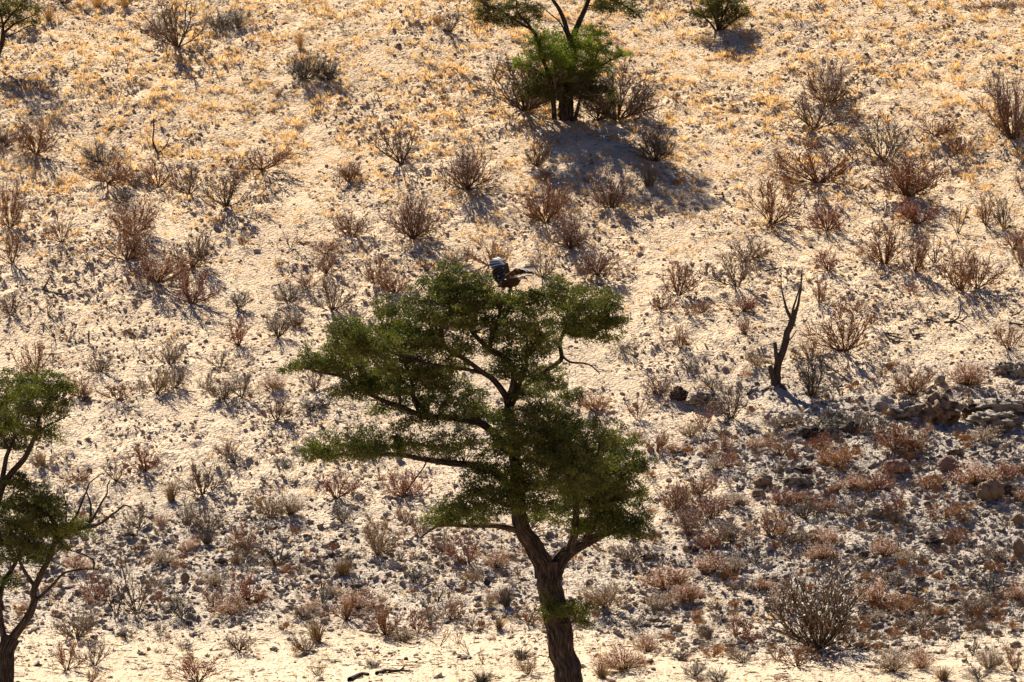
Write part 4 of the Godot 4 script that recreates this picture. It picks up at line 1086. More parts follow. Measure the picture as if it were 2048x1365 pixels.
	shrub("dry_shrub", "dense", "rust", -18.94, -197.95, 1.17, 1.88, "rust-brown dense twiggy shrub, nearest one uphill right of the photo's left edge midway up")
	shrub("dry_shrub", "dense", "dark", -14.96, -200.20, 0.92, 0.64, "blackish dense twiggy shrub, nearest one downhill left of the forked standing stick")
	shrub("dry_shrub", "open", "rust", -16.85, -196.25, 1.01, 1.22, "rust-brown bare twiggy shrub, nearest one uphill of the bent dead branch")
	shrub("dry_shrub", "broom", "rust", -14.17, -196.77, 2.06, 1.53, "rust-brown tall many-stemmed bush, nearest one downhill of the forked standing stick")
	shrub("dry_shrub", "dense", "rust", -14.31, -194.51, 1.85, 1.52, "rust-brown dense twiggy shrub, nearest one uphill right of the bent dead branch")
	shrub("dry_shrub", "dense", "rust", -13.07, -192.71, 1.93, 1.39, "rust-brown dense twiggy shrub, nearest one right of the bent dead branch")
	shrub("dry_shrub", "dense", "brown", -11.90, -193.98, 1.57, 1.51, "brown dense twiggy shrub, nearest one downhill of the forked standing stick")
	shrub("dry_shrub", "open", "red", -11.67, -191.05, 1.46, 1.26, "reddish bare twiggy shrub, nearest one uphill left of the central crown's left tip")
	shrub("dry_shrub", "dense", "rust", -6.33, -203.05, 0.97, 0.85, "rust-brown dense twiggy shrub, nearest one uphill left of the perched vulture")
	shrub("dry_shrub", "sparse", "grey", -6.72, -202.53, 0.58, 0.53, "grey sparse few-stemmed shrub, nearest one uphill of the central crown's left tip")
	shrub("dry_shrub", "dense", "rust", -6.01, -197.58, 1.24, 1.03, "rust-brown dense twiggy shrub, second nearest one left of the perched vulture")
	shrub("dry_shrub", "open", "rust", -18.49, -194.07, 1.33, 1.28, "rust-brown bare twiggy shrub, nearest one downhill of the photo's left edge midway up")
	shrub("dry_shrub", "sparse", "rust", -15.58, -194.26, 0.78, 0.62, "rust-brown sparse few-stemmed shrub, nearest one uphill right of the bent dead branch")
	shrub("dry_shrub", "open", "brown", -18.19, -190.18, 0.94, 0.80, "brown bare twiggy shrub, nearest one downhill left of the bent dead branch")
	shrub("dry_shrub", "sparse", "rust", -16.82, -189.89, 0.69, 0.61, "rust-brown sparse few-stemmed shrub, nearest one downhill of the bent dead branch")
	shrub("dry_shrub", "dense", "grey", -9.96, -190.72, 0.94, 0.69, "grey dense twiggy shrub, nearest one uphill left of the central crown's left tip")
	shrub("dry_shrub", "dense", "grey", -8.16, -191.61, 1.24, 0.80, "grey dense twiggy shrub, second nearest one uphill of the central crown's left tip")
	shrub("dry_shrub", "open", "rust", -6.91, -194.58, 1.00, 0.86, "rust-brown bare twiggy shrub, nearest one uphill of the central crown's left tip")
	shrub("dry_shrub", "dense", "rust", -6.99, -196.09, 1.34, 0.63, "rust-brown dense twiggy shrub, second nearest one uphill of the central crown's left tip")
	shrub("dry_shrub", "sparse", "rust", -8.30, -196.58, 0.79, 0.71, "rust-brown sparse few-stemmed shrub, nearest one uphill of the central crown's left tip")
	shrub("dry_shrub", "open", "brown", -6.53, -191.02, 1.31, 1.34, "brown bare twiggy shrub, nearest one uphill right of the central crown's left tip")
	shrub("dry_shrub", "dense", "rust", -7.49, -193.14, 0.88, 0.54, "rust-brown dense twiggy shrub, nearest one uphill of the central crown's left tip")
	shrub("dry_shrub", "open", "red", -9.78, -187.39, 1.18, 0.97, "reddish bare twiggy shrub, nearest one left of the central crown's left tip")
	shrub("dry_shrub", "dense", "brown", -8.38, -187.92, 1.11, 1.01, "brown dense twiggy shrub, nearest one uphill left of the central crown's left tip")
	shrub("dry_shrub", "dense", "grey", -7.90, -189.38, 0.76, 0.80, "grey dense twiggy shrub, nearest one uphill of the central crown's left tip")
	shrub("dry_shrub", "sparse", "dark", -16.32, -187.85, 0.57, 0.49, "blackish sparse few-stemmed shrub, nearest one downhill of the bent dead branch")
	shrub("dry_shrub", "sparse", "dark", -15.90, -187.71, 0.54, 0.49, "blackish sparse few-stemmed shrub, second nearest one downhill of the bent dead branch")
	shrub("dry_shrub", "sparse", "dark", -15.53, -187.58, 0.57, 0.49, "blackish sparse few-stemmed shrub, nearest one downhill right of the bent dead branch")
	shrub("dry_shrub", "sparse", "rust", -13.43, -187.44, 0.32, 0.41, "rust-brown sparse few-stemmed shrub, nearest one downhill right of the bent dead branch")
	shrub("dry_shrub", "open", "rust", -16.82, -185.16, 1.27, 1.26, "rust-brown bare twiggy shrub, nearest one uphill left of the left tree's top")
	shrub("dry_shrub", "dense", "brown", -14.49, -184.65, 1.02, 0.78, "brown dense twiggy shrub, nearest one uphill right of the left tree's top")
	shrub("dry_shrub", "open", "grey", -10.31, -185.28, 0.74, 0.67, "grey bare twiggy shrub, nearest one left of the central crown's left tip")
	shrub("dry_shrub", "dense", "brown", -12.11, -185.35, 1.17, 0.89, "brown dense twiggy shrub, nearest one right of the left tree's top")
	shrub("dry_shrub", "dense", "tan", -12.35, -182.45, 1.01, 0.99, "tan dense twiggy shrub, nearest one right of the left tree's top")
	shrub("dry_shrub", "dense", "brown", -11.74, -182.85, 0.94, 0.88, "brown dense twiggy shrub, nearest one uphill right of the left tree's bare boughs")
	shrub("dry_shrub", "open", "brown", -10.63, -182.95, 0.56, 0.66, "brown bare twiggy shrub, nearest one left of the central crown's left tip")
	shrub("dry_shrub", "dense", "brown", -10.01, -181.85, 1.25, 0.76, "brown dense twiggy shrub, nearest one left of the central crown's left tip")
	shrub("dry_shrub", "open", "brown", -9.39, -182.20, 0.90, 1.02, "brown bare twiggy shrub, nearest one downhill left of the central crown's left tip")
	shrub("cushion_bush", "cushion", "orange", -8.33, -183.08, 0.87, 0.66, "orange rounded cushion bush, nearest one downhill left of the central crown's left tip")
	shrub("dry_shrub", "open", "mauve", -8.09, -180.38, 1.17, 0.94, "mauve-brown bare twiggy shrub, nearest one uphill left of the lowest left bough")
	shrub("dry_shrub", "open", "rust", -13.66, -181.99, 1.01, 0.69, "rust-brown bare twiggy shrub, nearest one right of the left tree's top")
	shrub("dry_shrub", "dense", "rust", -15.05, -182.85, 0.91, 0.84, "rust-brown dense twiggy shrub, nearest one right of the left tree's top")
	shrub("dry_shrub", "open", "brown", -6.90, -183.05, 0.94, 0.81, "brown bare twiggy shrub, nearest one downhill right of the central crown's left tip")
	shrub("dry_shrub", "dense", "dark", -6.98, -181.34, 1.14, 0.51, "blackish dense twiggy shrub, nearest one downhill of the central crown's left tip")
	shrub("dry_shrub", "open", "red", -12.33, -176.45, 0.94, 0.99, "reddish bare twiggy shrub, nearest one uphill right of the left tree's bare boughs")
	shrub("dry_shrub", "open", "red", -9.61, -177.44, 0.88, 0.75, "reddish bare twiggy shrub, nearest one left of the lowest left bough")
	shrub("dry_shrub", "dense", "tan", -15.71, -176.62, 0.74, 0.64, "tan dense twiggy shrub, nearest one downhill of the left tree's top")
	shrub("dry_shrub", "vee", "brown", -13.25, -175.72, 0.87, 0.88, "brown upright v-shaped shrub, nearest one uphill of the left tree's bare boughs")
	shrub("dry_shrub", "dense", "rust", -14.60, -175.47, 0.87, 0.56, "rust-brown dense twiggy shrub, nearest one uphill left of the left tree's bare boughs")
	shrub("dry_shrub", "open", "brown", -10.29, -174.66, 1.26, 1.19, "brown bare twiggy shrub, nearest one left of the lowest left bough")
	shrub("dry_shrub", "dense", "dark", -9.36, -176.84, 0.71, 0.39, "blackish dense twiggy shrub, second nearest one left of the lowest left bough")
	shrub("dry_shrub", "dense", "dark", -7.80, -176.60, 0.71, 0.39, "blackish dense twiggy shrub, nearest one left of the lowest left bough")
	shrub("grass_tuft", "tuft", "tan", -11.31, -174.19, 0.76, 0.73, "tan grass tuft, nearest one right of the left tree's bare boughs")
	shrub("dry_shrub", "open", "brown", -10.61, -172.06, 0.75, 0.89, "brown bare twiggy shrub, nearest one uphill of the small upright yellowish stone")
	shrub("dry_shrub", "dense", "brown", -9.91, -171.70, 1.05, 0.96, "brown dense twiggy shrub, nearest one uphill of the small upright yellowish stone")
	shrub("cushion_bush", "cushion", "orange", -11.55, -172.29, 0.53, 0.41, "orange rounded cushion bush, nearest one right of the left tree's bare boughs")
	shrub("dry_shrub", "open", "brown", -12.22, -172.01, 0.88, 0.86, "brown bare twiggy shrub, nearest one downhill right of the left tree's bare boughs")
	shrub("dry_shrub", "dense", "tan", -7.94, -172.30, 1.02, 0.93, "tan dense twiggy shrub, nearest one downhill left of the lowest left bough")
	shrub("cushion_bush", "cushion", "tan", -7.31, -172.28, 0.92, 0.83, "tan rounded cushion bush, nearest one downhill of the lowest left bough")
	shrub("dry_shrub", "open", "red", -5.80, -173.71, 1.46, 0.90, "reddish bare twiggy shrub, nearest one downhill right of the lowest left bough")
	shrub("dry_shrub", "dense", "grey", -5.52, -171.45, 0.78, 0.72, "grey dense twiggy shrub, nearest one downhill right of the lowest left bough")
	shrub("dry_shrub", "dense", "rust", -8.62, -169.68, 1.03, 0.88, "rust-brown dense twiggy shrub, nearest one uphill right of the small upright yellowish stone")
	shrub("grass_tuft", "tuft", "grey", -9.90, -170.18, 0.71, 0.51, "grey grass tuft, nearest one uphill right of the small upright yellowish stone")
	shrub("cushion_bush", "cushion", "orange", -10.46, -169.64, 0.52, 0.44, "orange rounded cushion bush, nearest one uphill of the small upright yellowish stone")
	shrub("dry_shrub", "sparse", "dark", -13.28, -170.37, 0.39, 0.34, "blackish sparse few-stemmed shrub, nearest one downhill of the left tree's bare boughs")
	shrub("cushion_bush", "cushion", "tan", -11.21, -168.47, 0.90, 0.57, "tan rounded cushion bush, nearest one uphill left of the small upright yellowish stone")
	shrub("grass_tuft", "tuft", "tan", -8.84, -168.16, 0.61, 0.57, "tan grass tuft, nearest one uphill right of the small upright yellowish stone")
	shrub("dry_shrub", "dense", "dark", -8.41, -167.93, 0.45, 0.24, "blackish dense twiggy shrub, nearest one right of the small upright yellowish stone")
	shrub("dry_shrub", "vee", "dark", -7.53, -168.02, 1.47, 1.14, "blackish upright v-shaped shrub, nearest one right of the small upright yellowish stone")
	shrub("dry_shrub", "vee", "brown", -11.73, -164.15, 1.31, 1.84, "brown upright v-shaped shrub, nearest one left of the small upright yellowish stone")
	shrub("dry_shrub", "sparse", "dark", -12.36, -163.75, 0.72, 1.38, "blackish sparse few-stemmed shrub, nearest one left of the small upright yellowish stone")
	shrub("dry_shrub", "dense", "red", -13.09, -165.57, 1.01, 0.86, "reddish dense twiggy shrub, nearest one right of the left tree's trunk")
	shrub("cushion_bush", "cushion", "orange", -13.28, -164.92, 0.31, 0.36, "orange rounded cushion bush, nearest one right of the left tree's trunk")
	shrub("cushion_bush", "cushion", "orange", -13.94, -168.50, 0.87, 0.64, "orange rounded cushion bush, nearest one downhill left of the left tree's bare boughs")
	shrub("dry_shrub", "dense", "grey", -11.18, -166.36, 0.60, 0.40, "grey dense twiggy shrub, nearest one left of the small upright yellowish stone")
	shrub("dry_shrub", "open", "red", -11.04, -164.56, 0.53, 0.49, "reddish bare twiggy shrub, nearest one downhill left of the small upright yellowish stone")
	shrub("dry_shrub", "dense", "dark", -10.30, -163.25, 0.87, 0.78, "blackish dense twiggy shrub, nearest one downhill of the small upright yellowish stone")
	shrub("cushion_bush", "cushion", "tan", -9.41, -165.86, 0.82, 0.63, "tan rounded cushion bush, nearest one right of the small upright yellowish stone")
	shrub("dry_shrub", "dense", "rust", -9.31, -164.21, 0.84, 0.69, "rust-brown dense twiggy shrub, nearest one downhill right of the small upright yellowish stone")
	shrub("dry_shrub", "dense", "red", -8.24, -164.24, 1.22, 0.95, "reddish dense twiggy shrub, nearest one right of the small upright yellowish stone")
	shrub("cushion_bush", "cushion", "orange", -8.70, -163.19, 1.03, 0.62, "orange rounded cushion bush, nearest one downhill right of the small upright yellowish stone")
	shrub("dry_shrub", "sparse", "dark", -6.01, -165.75, 0.41, 0.86, "blackish sparse few-stemmed shrub, nearest one uphill left of the fallen log at the bottom")
	shrub("dry_shrub", "dense", "dark", -5.92, -164.14, 0.53, 0.56, "blackish dense twiggy shrub, second nearest one uphill left of the fallen log at the bottom")
	shrub("dry_shrub", "sparse", "dark", -6.75, -165.37, 0.44, 0.46, "blackish sparse few-stemmed shrub, nearest one right of the small upright yellowish stone")
	shrub("grass_tuft", "tuft", "tan", -5.34, -166.64, 0.73, 0.67, "tan grass tuft, nearest one downhill of the lowest left bough")
	shrub("cushion_bush", "cushion", "tan", -5.60, -164.91, 0.72, 0.46, "tan rounded cushion bush, nearest one uphill left of the fallen log at the bottom")
	shrub("cushion_bush", "cushion", "orange", -6.17, -163.41, 0.56, 0.46, "orange rounded cushion bush, nearest one right of the small upright yellowish stone")
	shrub("dry_shrub", "dense", "brown", -6.44, -162.56, 0.84, 0.52, "brown dense twiggy shrub, nearest one uphill left of the fallen log at the bottom")
	shrub("dry_shrub", "open", "rust", -5.13, -162.49, 1.02, 0.84, "rust-brown bare twiggy shrub, nearest one uphill left of the fallen log at the bottom")
	shrub("grass_tuft", "tuft", "tan", -5.94, -160.02, 0.88, 0.80, "tan grass tuft, nearest one uphill left of the fallen log at the bottom")
	shrub("dry_shrub", "dense", "brown", -6.22, -158.67, 0.70, 0.60, "brown dense twiggy shrub, nearest one left of the fallen log at the bottom")
	shrub("dry_shrub", "sparse", "dark", -6.60, -159.04, 0.42, 0.22, "blackish sparse few-stemmed shrub, nearest one left of the fallen log at the bottom")
	shrub("dry_shrub", "sparse", "dark", -7.16, -161.54, 0.22, 0.42, "blackish sparse few-stemmed shrub, nearest one downhill right of the small upright yellowish stone")
	shrub("dry_shrub", "dense", "brown", -8.29, -159.57, 1.00, 0.61, "brown dense twiggy shrub, nearest one uphill right of the bottom edge on the left")
	shrub("dry_shrub", "dense", "dark", -9.98, -160.14, 0.49, 0.32, "blackish dense twiggy shrub, nearest one uphill of the bottom edge on the left")
	shrub("dry_shrub", "spread", "dark", -10.61, -159.54, 0.52, 0.22, "blackish low spreading shrub, nearest one uphill left of the bottom edge on the left")
	shrub("dry_shrub", "open", "red", -9.21, -153.97, 1.29, 0.89, "reddish bare twiggy shrub, nearest one uphill right of the bottom edge on the left")
	shrub("dry_shrub", "vee", "tan", -5.71, -155.19, 0.89, 0.53, "tan upright v-shaped shrub, nearest one left of the fallen log at the bottom")
	shrub("dry_shrub", "spread", "dark", -7.63, -156.69, 0.36, 0.19, "blackish low spreading shrub, nearest one right of the bottom edge on the left")
	shrub("dry_shrub", "dense", "brown", -13.31, -160.43, 1.19, 0.96, "brown dense twiggy shrub, nearest one right of the left tree's trunk")
	shrub("dry_shrub", "open", "rust", -13.24, -156.16, 0.95, 0.91, "rust-brown bare twiggy shrub, nearest one downhill right of the left tree's trunk")
	shrub("dry_shrub", "open", "brown", -12.47, -156.82, 1.05, 0.82, "brown bare twiggy shrub, nearest one downhill right of the left tree's trunk")
	shrub("dry_shrub", "dense", "dark", -11.85, -161.31, 0.52, 0.39, "blackish dense twiggy shrub, nearest one downhill left of the small upright yellowish stone")
	shrub("dry_shrub", "open", "rust", -12.35, -154.21, 0.59, 0.49, "rust-brown bare twiggy shrub, nearest one left of the bottom edge on the left")
	shrub("dry_shrub", "open", "brown", -2.57, -217.45, 1.16, 0.83, "brown bare twiggy shrub, nearest one uphill left of the many-stemmed tree at top")
	shrub("grass_tuft", "tuft", "gold", -3.04, -218.30, 0.75, 0.48, "golden grass tuft, nearest one uphill left of the many-stemmed tree at top")
	shrub("dry_shrub", "vee", "brown", -4.30, -204.30, 1.91, 1.88, "brown upright v-shaped shrub, nearest one uphill left of the perched vulture")
	shrub("cushion_bush", "cushion", "red", -4.21, -204.56, 0.55, 0.41, "reddish rounded cushion bush, nearest one uphill left of the perched vulture")
	shrub("dry_shrub", "broom", "mauve", -1.69, -201.33, 2.30, 1.97, "mauve-brown tall many-stemmed bush, nearest one uphill left of the perched vulture")
	shrub("dry_shrub", "dense", "brown", 0.95, -203.85, 0.97, 1.18, "brown dense twiggy shrub, nearest one downhill left of the many-stemmed tree at top")
	shrub("dry_shrub", "open", "rust", -6.14, -203.34, 1.05, 0.73, "rust-brown bare twiggy shrub, nearest one left of the many-stemmed tree at top")
	shrub("dry_shrub", "broom", "dark", 5.61, -204.36, 1.87, 1.51, "blackish tall many-stemmed bush, nearest one downhill right of the many-stemmed tree at top")
	shrub("grass_tuft", "tuft", "grey", 5.27, -201.94, 0.96, 0.97, "grey grass tuft, nearest one downhill right of the many-stemmed tree at top")
	shrub("dry_shrub", "broom", "mauve", -3.71, -197.62, 2.30, 1.86, "mauve-brown tall many-stemmed bush, second nearest one uphill left of the perched vulture")
	shrub("dry_shrub", "broom", "rust", 1.29, -198.46, 2.04, 1.67, "rust-brown tall many-stemmed bush, nearest one uphill right of the perched vulture")
	shrub("dry_shrub", "broom", "mauve", 3.77, -200.03, 1.64, 1.56, "mauve-brown tall many-stemmed bush, nearest one downhill right of the many-stemmed tree at top")
	shrub("dry_shrub", "broom", "mauve", 2.17, -196.02, 1.79, 1.49, "mauve-brown tall many-stemmed bush, nearest one uphill right of the perched vulture")
	shrub("dry_shrub", "dense", "rust", 1.21, -202.23, 0.65, 0.44, "rust-brown dense twiggy shrub, nearest one downhill of the many-stemmed tree at top")
	shrub("dry_shrub", "broom", "brown", 0.52, -209.59, 3.99, 2.35, "brown tall many-stemmed bush, nearest one uphill left of the many-stemmed tree at top")
	shrub("dry_shrub", "broom", "brown", 4.21, -209.21, 3.19, 2.47, "brown tall many-stemmed bush, nearest one right of the many-stemmed tree at top")
	shrub("dry_shrub", "dense", "dark", 3.42, -208.37, 1.39, 1.25, "blackish dense twiggy shrub, nearest one right of the many-stemmed tree at top")
	shrub("dry_shrub", "broom", "mauve", 12.76, -210.44, 1.92, 1.94, "mauve-brown tall many-stemmed bush, nearest one downhill right of the olive bush at top")
	shrub("dry_shrub", "open", "brown", 11.97, -207.83, 2.28, 1.54, "brown bare twiggy shrub, nearest one downhill right of the olive bush at top")
	shrub("dry_shrub", "open", "grey", 14.54, -205.09, 2.30, 1.72, "grey bare twiggy shrub, nearest one uphill left of the photo's right edge midway up")
	shrub("dry_shrub", "spread", "rust", 16.68, -206.85, 1.81, 0.99, "rust-brown low spreading shrub, nearest one downhill left of the photo's top right corner")
	shrub("dry_shrub", "broom", "mauve", 19.69, -206.56, 2.32, 2.79, "mauve-brown tall many-stemmed bush, nearest one uphill of the photo's right edge midway up")
	shrub("grass_tuft", "tuft", "gold", 19.35, -207.38, 0.71, 0.91, "golden grass tuft, nearest one uphill of the photo's right edge midway up")
	shrub("dry_shrub", "spread", "rust", 17.73, -205.32, 1.29, 0.94, "rust-brown low spreading shrub, nearest one uphill left of the photo's right edge midway up")
	shrub("dry_shrub", "dense", "rust", 11.85, -205.92, 0.67, 0.62, "rust-brown dense twiggy shrub, nearest one downhill right of the olive bush at top")
	shrub("dry_shrub", "spread", "rust", 11.82, -202.91, 2.55, 1.66, "rust-brown low spreading shrub, nearest one uphill of the dead snag")
	shrub("dry_shrub", "broom", "rust", 15.21, -201.48, 2.46, 1.97, "rust-brown tall many-stemmed bush, nearest one left of the photo's right edge midway up")
	shrub("dry_shrub", "open", "rust", 9.85, -199.22, 1.63, 1.83, "rust-brown bare twiggy shrub, nearest one uphill of the dead snag")
	shrub("dry_shrub", "dense", "red", 11.96, -198.88, 1.44, 1.19, "reddish dense twiggy shrub, nearest one uphill of the dead snag")
	shrub("dry_shrub", "dense", "red", 15.37, -198.85, 1.63, 1.07, "reddish dense twiggy shrub, nearest one left of the photo's right edge midway up")
	shrub("dry_shrub", "open", "rust", 17.94, -198.55, 1.06, 1.15, "rust-brown bare twiggy shrub, nearest one left of the photo's right edge midway up")
	shrub("dry_shrub", "open", "brown", 18.59, -198.29, 1.17, 1.15, "brown bare twiggy shrub, nearest one left of the photo's right edge midway up")
	shrub("dry_shrub", "sparse", "rust", 16.79, -197.72, 0.79, 1.15, "rust-brown sparse few-stemmed shrub, nearest one left of the photo's right edge midway up")
	shrub("dry_shrub", "open", "rust", 10.44, -204.33, 0.97, 0.74, "rust-brown bare twiggy shrub, nearest one downhill right of the olive bush at top")
	shrub("dry_shrub", "open", "rust", 19.63, -201.95, 0.88, 0.69, "rust-brown bare twiggy shrub, nearest one uphill of the photo's right edge midway up")
	shrub("dry_shrub", "dense", "rust", 19.70, -221.67, 0.93, 0.31, "rust-brown dense twiggy shrub, nearest one left of the photo's top right corner")
	shrub("dry_shrub", "dense", "mauve", 20.87, -221.96, 1.06, 0.36, "mauve-brown dense twiggy shrub, nearest one left of the photo's top right corner")
	shrub("dry_shrub", "open", "rust", 6.07, -191.41, 1.20, 1.49, "rust-brown bare twiggy shrub, second nearest one uphill right of the central crown's upper right edge")
	shrub("dry_shrub", "open", "brown", 8.27, -192.43, 1.50, 1.31, "brown bare twiggy shrub, nearest one uphill left of the dead snag")
	shrub("dry_shrub", "dense", "mauve", 8.70, -195.00, 1.60, 0.94, "mauve-brown dense twiggy shrub, nearest one uphill left of the dead snag")
	shrub("dry_shrub", "open", "red", 11.71, -193.81, 1.11, 0.93, "reddish bare twiggy shrub, nearest one uphill right of the dead snag")
	shrub("dry_shrub", "open", "rust", 13.89, -195.35, 1.79, 1.52, "rust-brown bare twiggy shrub, nearest one uphill of the tangled fallen branches")
	shrub("dry_shrub", "dense", "rust", 14.91, -194.15, 0.85, 1.63, "rust-brown dense twiggy shrub, nearest one uphill left of the curved fallen branch")
	shrub("dry_shrub", "sparse", "rust", 15.71, -194.91, 1.00, 1.05, "rust-brown sparse few-stemmed shrub, nearest one uphill of the curved fallen branch")
	shrub("dry_shrub", "open", "rust", 16.48, -192.68, 1.47, 1.77, "rust-brown bare twiggy shrub, nearest one uphill of the curved fallen branch")
	shrub("dry_shrub", "open", "rust", 17.10, -192.64, 1.28, 1.50, "rust-brown bare twiggy shrub, nearest one uphill right of the curved fallen branch")
	shrub("dry_shrub", "dense", "red", 18.75, -196.01, 1.01, 0.82, "reddish dense twiggy shrub, nearest one downhill of the photo's right edge midway up")
	shrub("dry_shrub", "open", "rust", 18.84, -194.22, 0.74, 0.82, "rust-brown bare twiggy shrub, nearest one downhill of the photo's right edge midway up")
	shrub("dry_shrub", "open", "rust", 11.20, -190.93, 0.95, 0.92, "rust-brown bare twiggy shrub, nearest one uphill right of the dead snag")
	shrub("dry_shrub", "dense", "red", 8.38, -189.89, 1.01, 0.65, "reddish dense twiggy shrub, nearest one uphill left of the dead snag")
	shrub("dry_shrub", "dense", "rust", 8.39, -187.85, 0.54, 0.75, "rust-brown dense twiggy shrub, nearest one left of the dead snag")
	shrub("dry_shrub", "open", "rust", 6.41, -189.02, 0.68, 0.49, "rust-brown bare twiggy shrub, second nearest one right of the central crown's upper right edge")
	shrub("dry_shrub", "dense", "rust", 6.86, -189.61, 0.76, 0.49, "rust-brown dense twiggy shrub, nearest one right of the central crown's upper right edge")
	shrub("dry_shrub", "open", "rust", 5.99, -186.64, 0.78, 0.90, "rust-brown bare twiggy shrub, nearest one right of the central crown's upper right edge")
	shrub("dry_shrub", "open", "rust", 11.85, -186.83, 2.10, 1.79, "rust-brown bare twiggy shrub, nearest one left of the tangled fallen branches")
	shrub("dry_shrub", "open", "rust", 12.47, -190.26, 1.01, 0.65, "rust-brown bare twiggy shrub, nearest one uphill left of the tangled fallen branches")
	shrub("dry_shrub", "dense", "red", 14.70, -192.69, 0.55, 0.35, "reddish dense twiggy shrub, nearest one uphill left of the curved fallen branch")
	shrub("dry_shrub", "open", "dark", 10.45, -182.62, 1.67, 1.68, "blackish bare twiggy shrub, nearest one downhill right of the dead snag")
	shrub("dry_shrub", "open", "rust", 10.56, -185.78, 0.99, 0.89, "rust-brown bare twiggy shrub, nearest one downhill right of the dead snag")
	shrub("dry_shrub", "dense", "tan", 8.64, -184.85, 0.67, 0.59, "tan dense twiggy shrub, nearest one downhill left of the dead snag")
	shrub("dry_shrub", "dense", "dark", 6.27, -184.85, 0.63, 0.33, "blackish dense twiggy shrub, nearest one downhill right of the central crown's upper right edge")
	shrub("dry_shrub", "open", "rust", 17.78, -187.77, 1.18, 0.90, "rust-brown bare twiggy shrub, nearest one right of the curved fallen branch")
	shrub("dry_shrub", "dense", "grey", 7.01, -183.50, 0.84, 0.62, "grey dense twiggy shrub, nearest one downhill left of the dead snag")
	shrub("dry_shrub", "open", "brown", 7.59, -181.22, 1.14, 1.23, "brown bare twiggy shrub, nearest one downhill left of the dead snag")
	shrub("dry_shrub", "open", "red", 6.62, -180.24, 0.79, 0.87, "reddish bare twiggy shrub, nearest one uphill right of the central crown's lower right edge")
	shrub("dry_shrub", "dense", "tan", 6.09, -179.64, 0.86, 0.57, "tan dense twiggy shrub, nearest one uphill right of the central crown's lower right edge")
	shrub("dry_shrub", "dense", "rust", 14.01, -183.47, 1.54, 1.14, "rust-brown dense twiggy shrub, nearest one uphill left of the rock ledge")
	shrub("cushion_bush", "cushion", "orange", 16.00, -184.23, 1.68, 0.92, "orange rounded cushion bush, nearest one uphill right of the rock ledge")
	shrub("dry_shrub", "dense", "brown", 9.37, -180.25, 1.13, 0.58, "brown dense twiggy shrub, nearest one downhill of the dead snag")
	shrub("dry_shrub", "dense", "green", 10.89, -179.79, 1.06, 0.68, "dark green dense twiggy shrub, nearest one uphill left of the pinkish rocks")
	shrub("dry_shrub", "open", "dark", 12.38, -179.09, 1.02, 0.72, "blackish bare twiggy shrub, nearest one uphill left of the pinkish rocks")
	shrub("dry_shrub", "broom", "rust", 12.94, -177.35, 1.55, 0.99, "rust-brown tall many-stemmed bush, nearest one uphill left of the pinkish rocks")
	shrub("dry_shrub", "broom", "rust", 13.75, -177.34, 1.01, 0.85, "rust-brown tall many-stemmed bush, nearest one uphill of the pinkish rocks")
	shrub("cushion_bush", "cushion", "tan", 16.06, -179.00, 1.19, 0.68, "tan rounded cushion bush, nearest one downhill right of the rock ledge")
	shrub("dry_shrub", "dense", "rust", 7.18, -178.35, 0.85, 0.61, "rust-brown dense twiggy shrub, nearest one uphill right of the central crown's lower right edge")
	shrub("cushion_bush", "cushion", "orange", 8.29, -178.42, 0.75, 0.50, "orange rounded cushion bush, nearest one right of the central crown's lower right edge")
	shrub("dry_shrub", "dense", "rust", 9.12, -177.72, 1.02, 0.78, "rust-brown dense twiggy shrub, nearest one downhill of the dead snag")
	shrub("dry_shrub", "open", "red", 10.63, -177.84, 0.68, 0.78, "reddish bare twiggy shrub, nearest one left of the pinkish rocks")
	shrub("dry_shrub", "dense", "brown", 11.82, -179.59, 0.86, 0.83, "brown dense twiggy shrub, nearest one uphill left of the pinkish rocks")
	shrub("dry_shrub", "open", "rust", -5.01, -193.53, 1.07, 1.12, "rust-brown bare twiggy shrub, nearest one uphill right of the central crown's left tip")
	shrub("dry_shrub", "dense", "rust", -4.29, -192.57, 1.21, 1.00, "rust-brown dense twiggy shrub, nearest one uphill right of the central crown's left tip")
	shrub("dry_shrub", "open", "rust", -0.82, -195.23, 1.78, 1.02, "rust-brown bare twiggy shrub, nearest one uphill left of the perched vulture")
	shrub("dry_shrub", "open", "brown", 1.16, -193.74, 1.22, 1.08, "brown bare twiggy shrub, nearest one right of the perched vulture")
	shrub("dry_shrub", "dense", "mauve", 3.17, -193.34, 1.51, 1.12, "mauve-brown dense twiggy shrub, nearest one uphill left of the central crown's upper right edge")
	shrub("dry_shrub", "sparse", "rust", -3.21, -194.79, 0.63, 0.66, "rust-brown sparse few-stemmed shrub, nearest one left of the perched vulture")
	shrub("dry_shrub", "dense", "grey", -2.21, -195.31, 1.04, 0.59, "grey dense twiggy shrub, nearest one left of the perched vulture")
	shrub("dry_shrub", "sparse", "brown", 2.68, -192.98, 0.62, 0.46, "brown sparse few-stemmed shrub, nearest one uphill left of the central crown's upper right edge")
	shrub("dry_shrub", "open", "rust", 5.40, -189.72, 0.83, 0.83, "rust-brown bare twiggy shrub, nearest one uphill right of the central crown's upper right edge")
	shrub("dry_shrub", "dense", "orange", 2.94, -181.79, 1.04, 0.80, "orange dense twiggy shrub, nearest one downhill of the central crown's upper right edge")
	shrub("dry_shrub", "vee", "red", 4.34, -180.94, 0.97, 0.98, "reddish upright v-shaped shrub, nearest one uphill of the central crown's lower right edge")
	shrub("dry_shrub", "dense", "rust", 4.89, -178.43, 0.92, 0.79, "rust-brown dense twiggy shrub, nearest one uphill of the central crown's lower right edge")
	shrub("dry_shrub", "dense", "red", -3.61, -174.62, 1.53, 0.94, "reddish dense twiggy shrub, nearest one right of the lowest left bough")
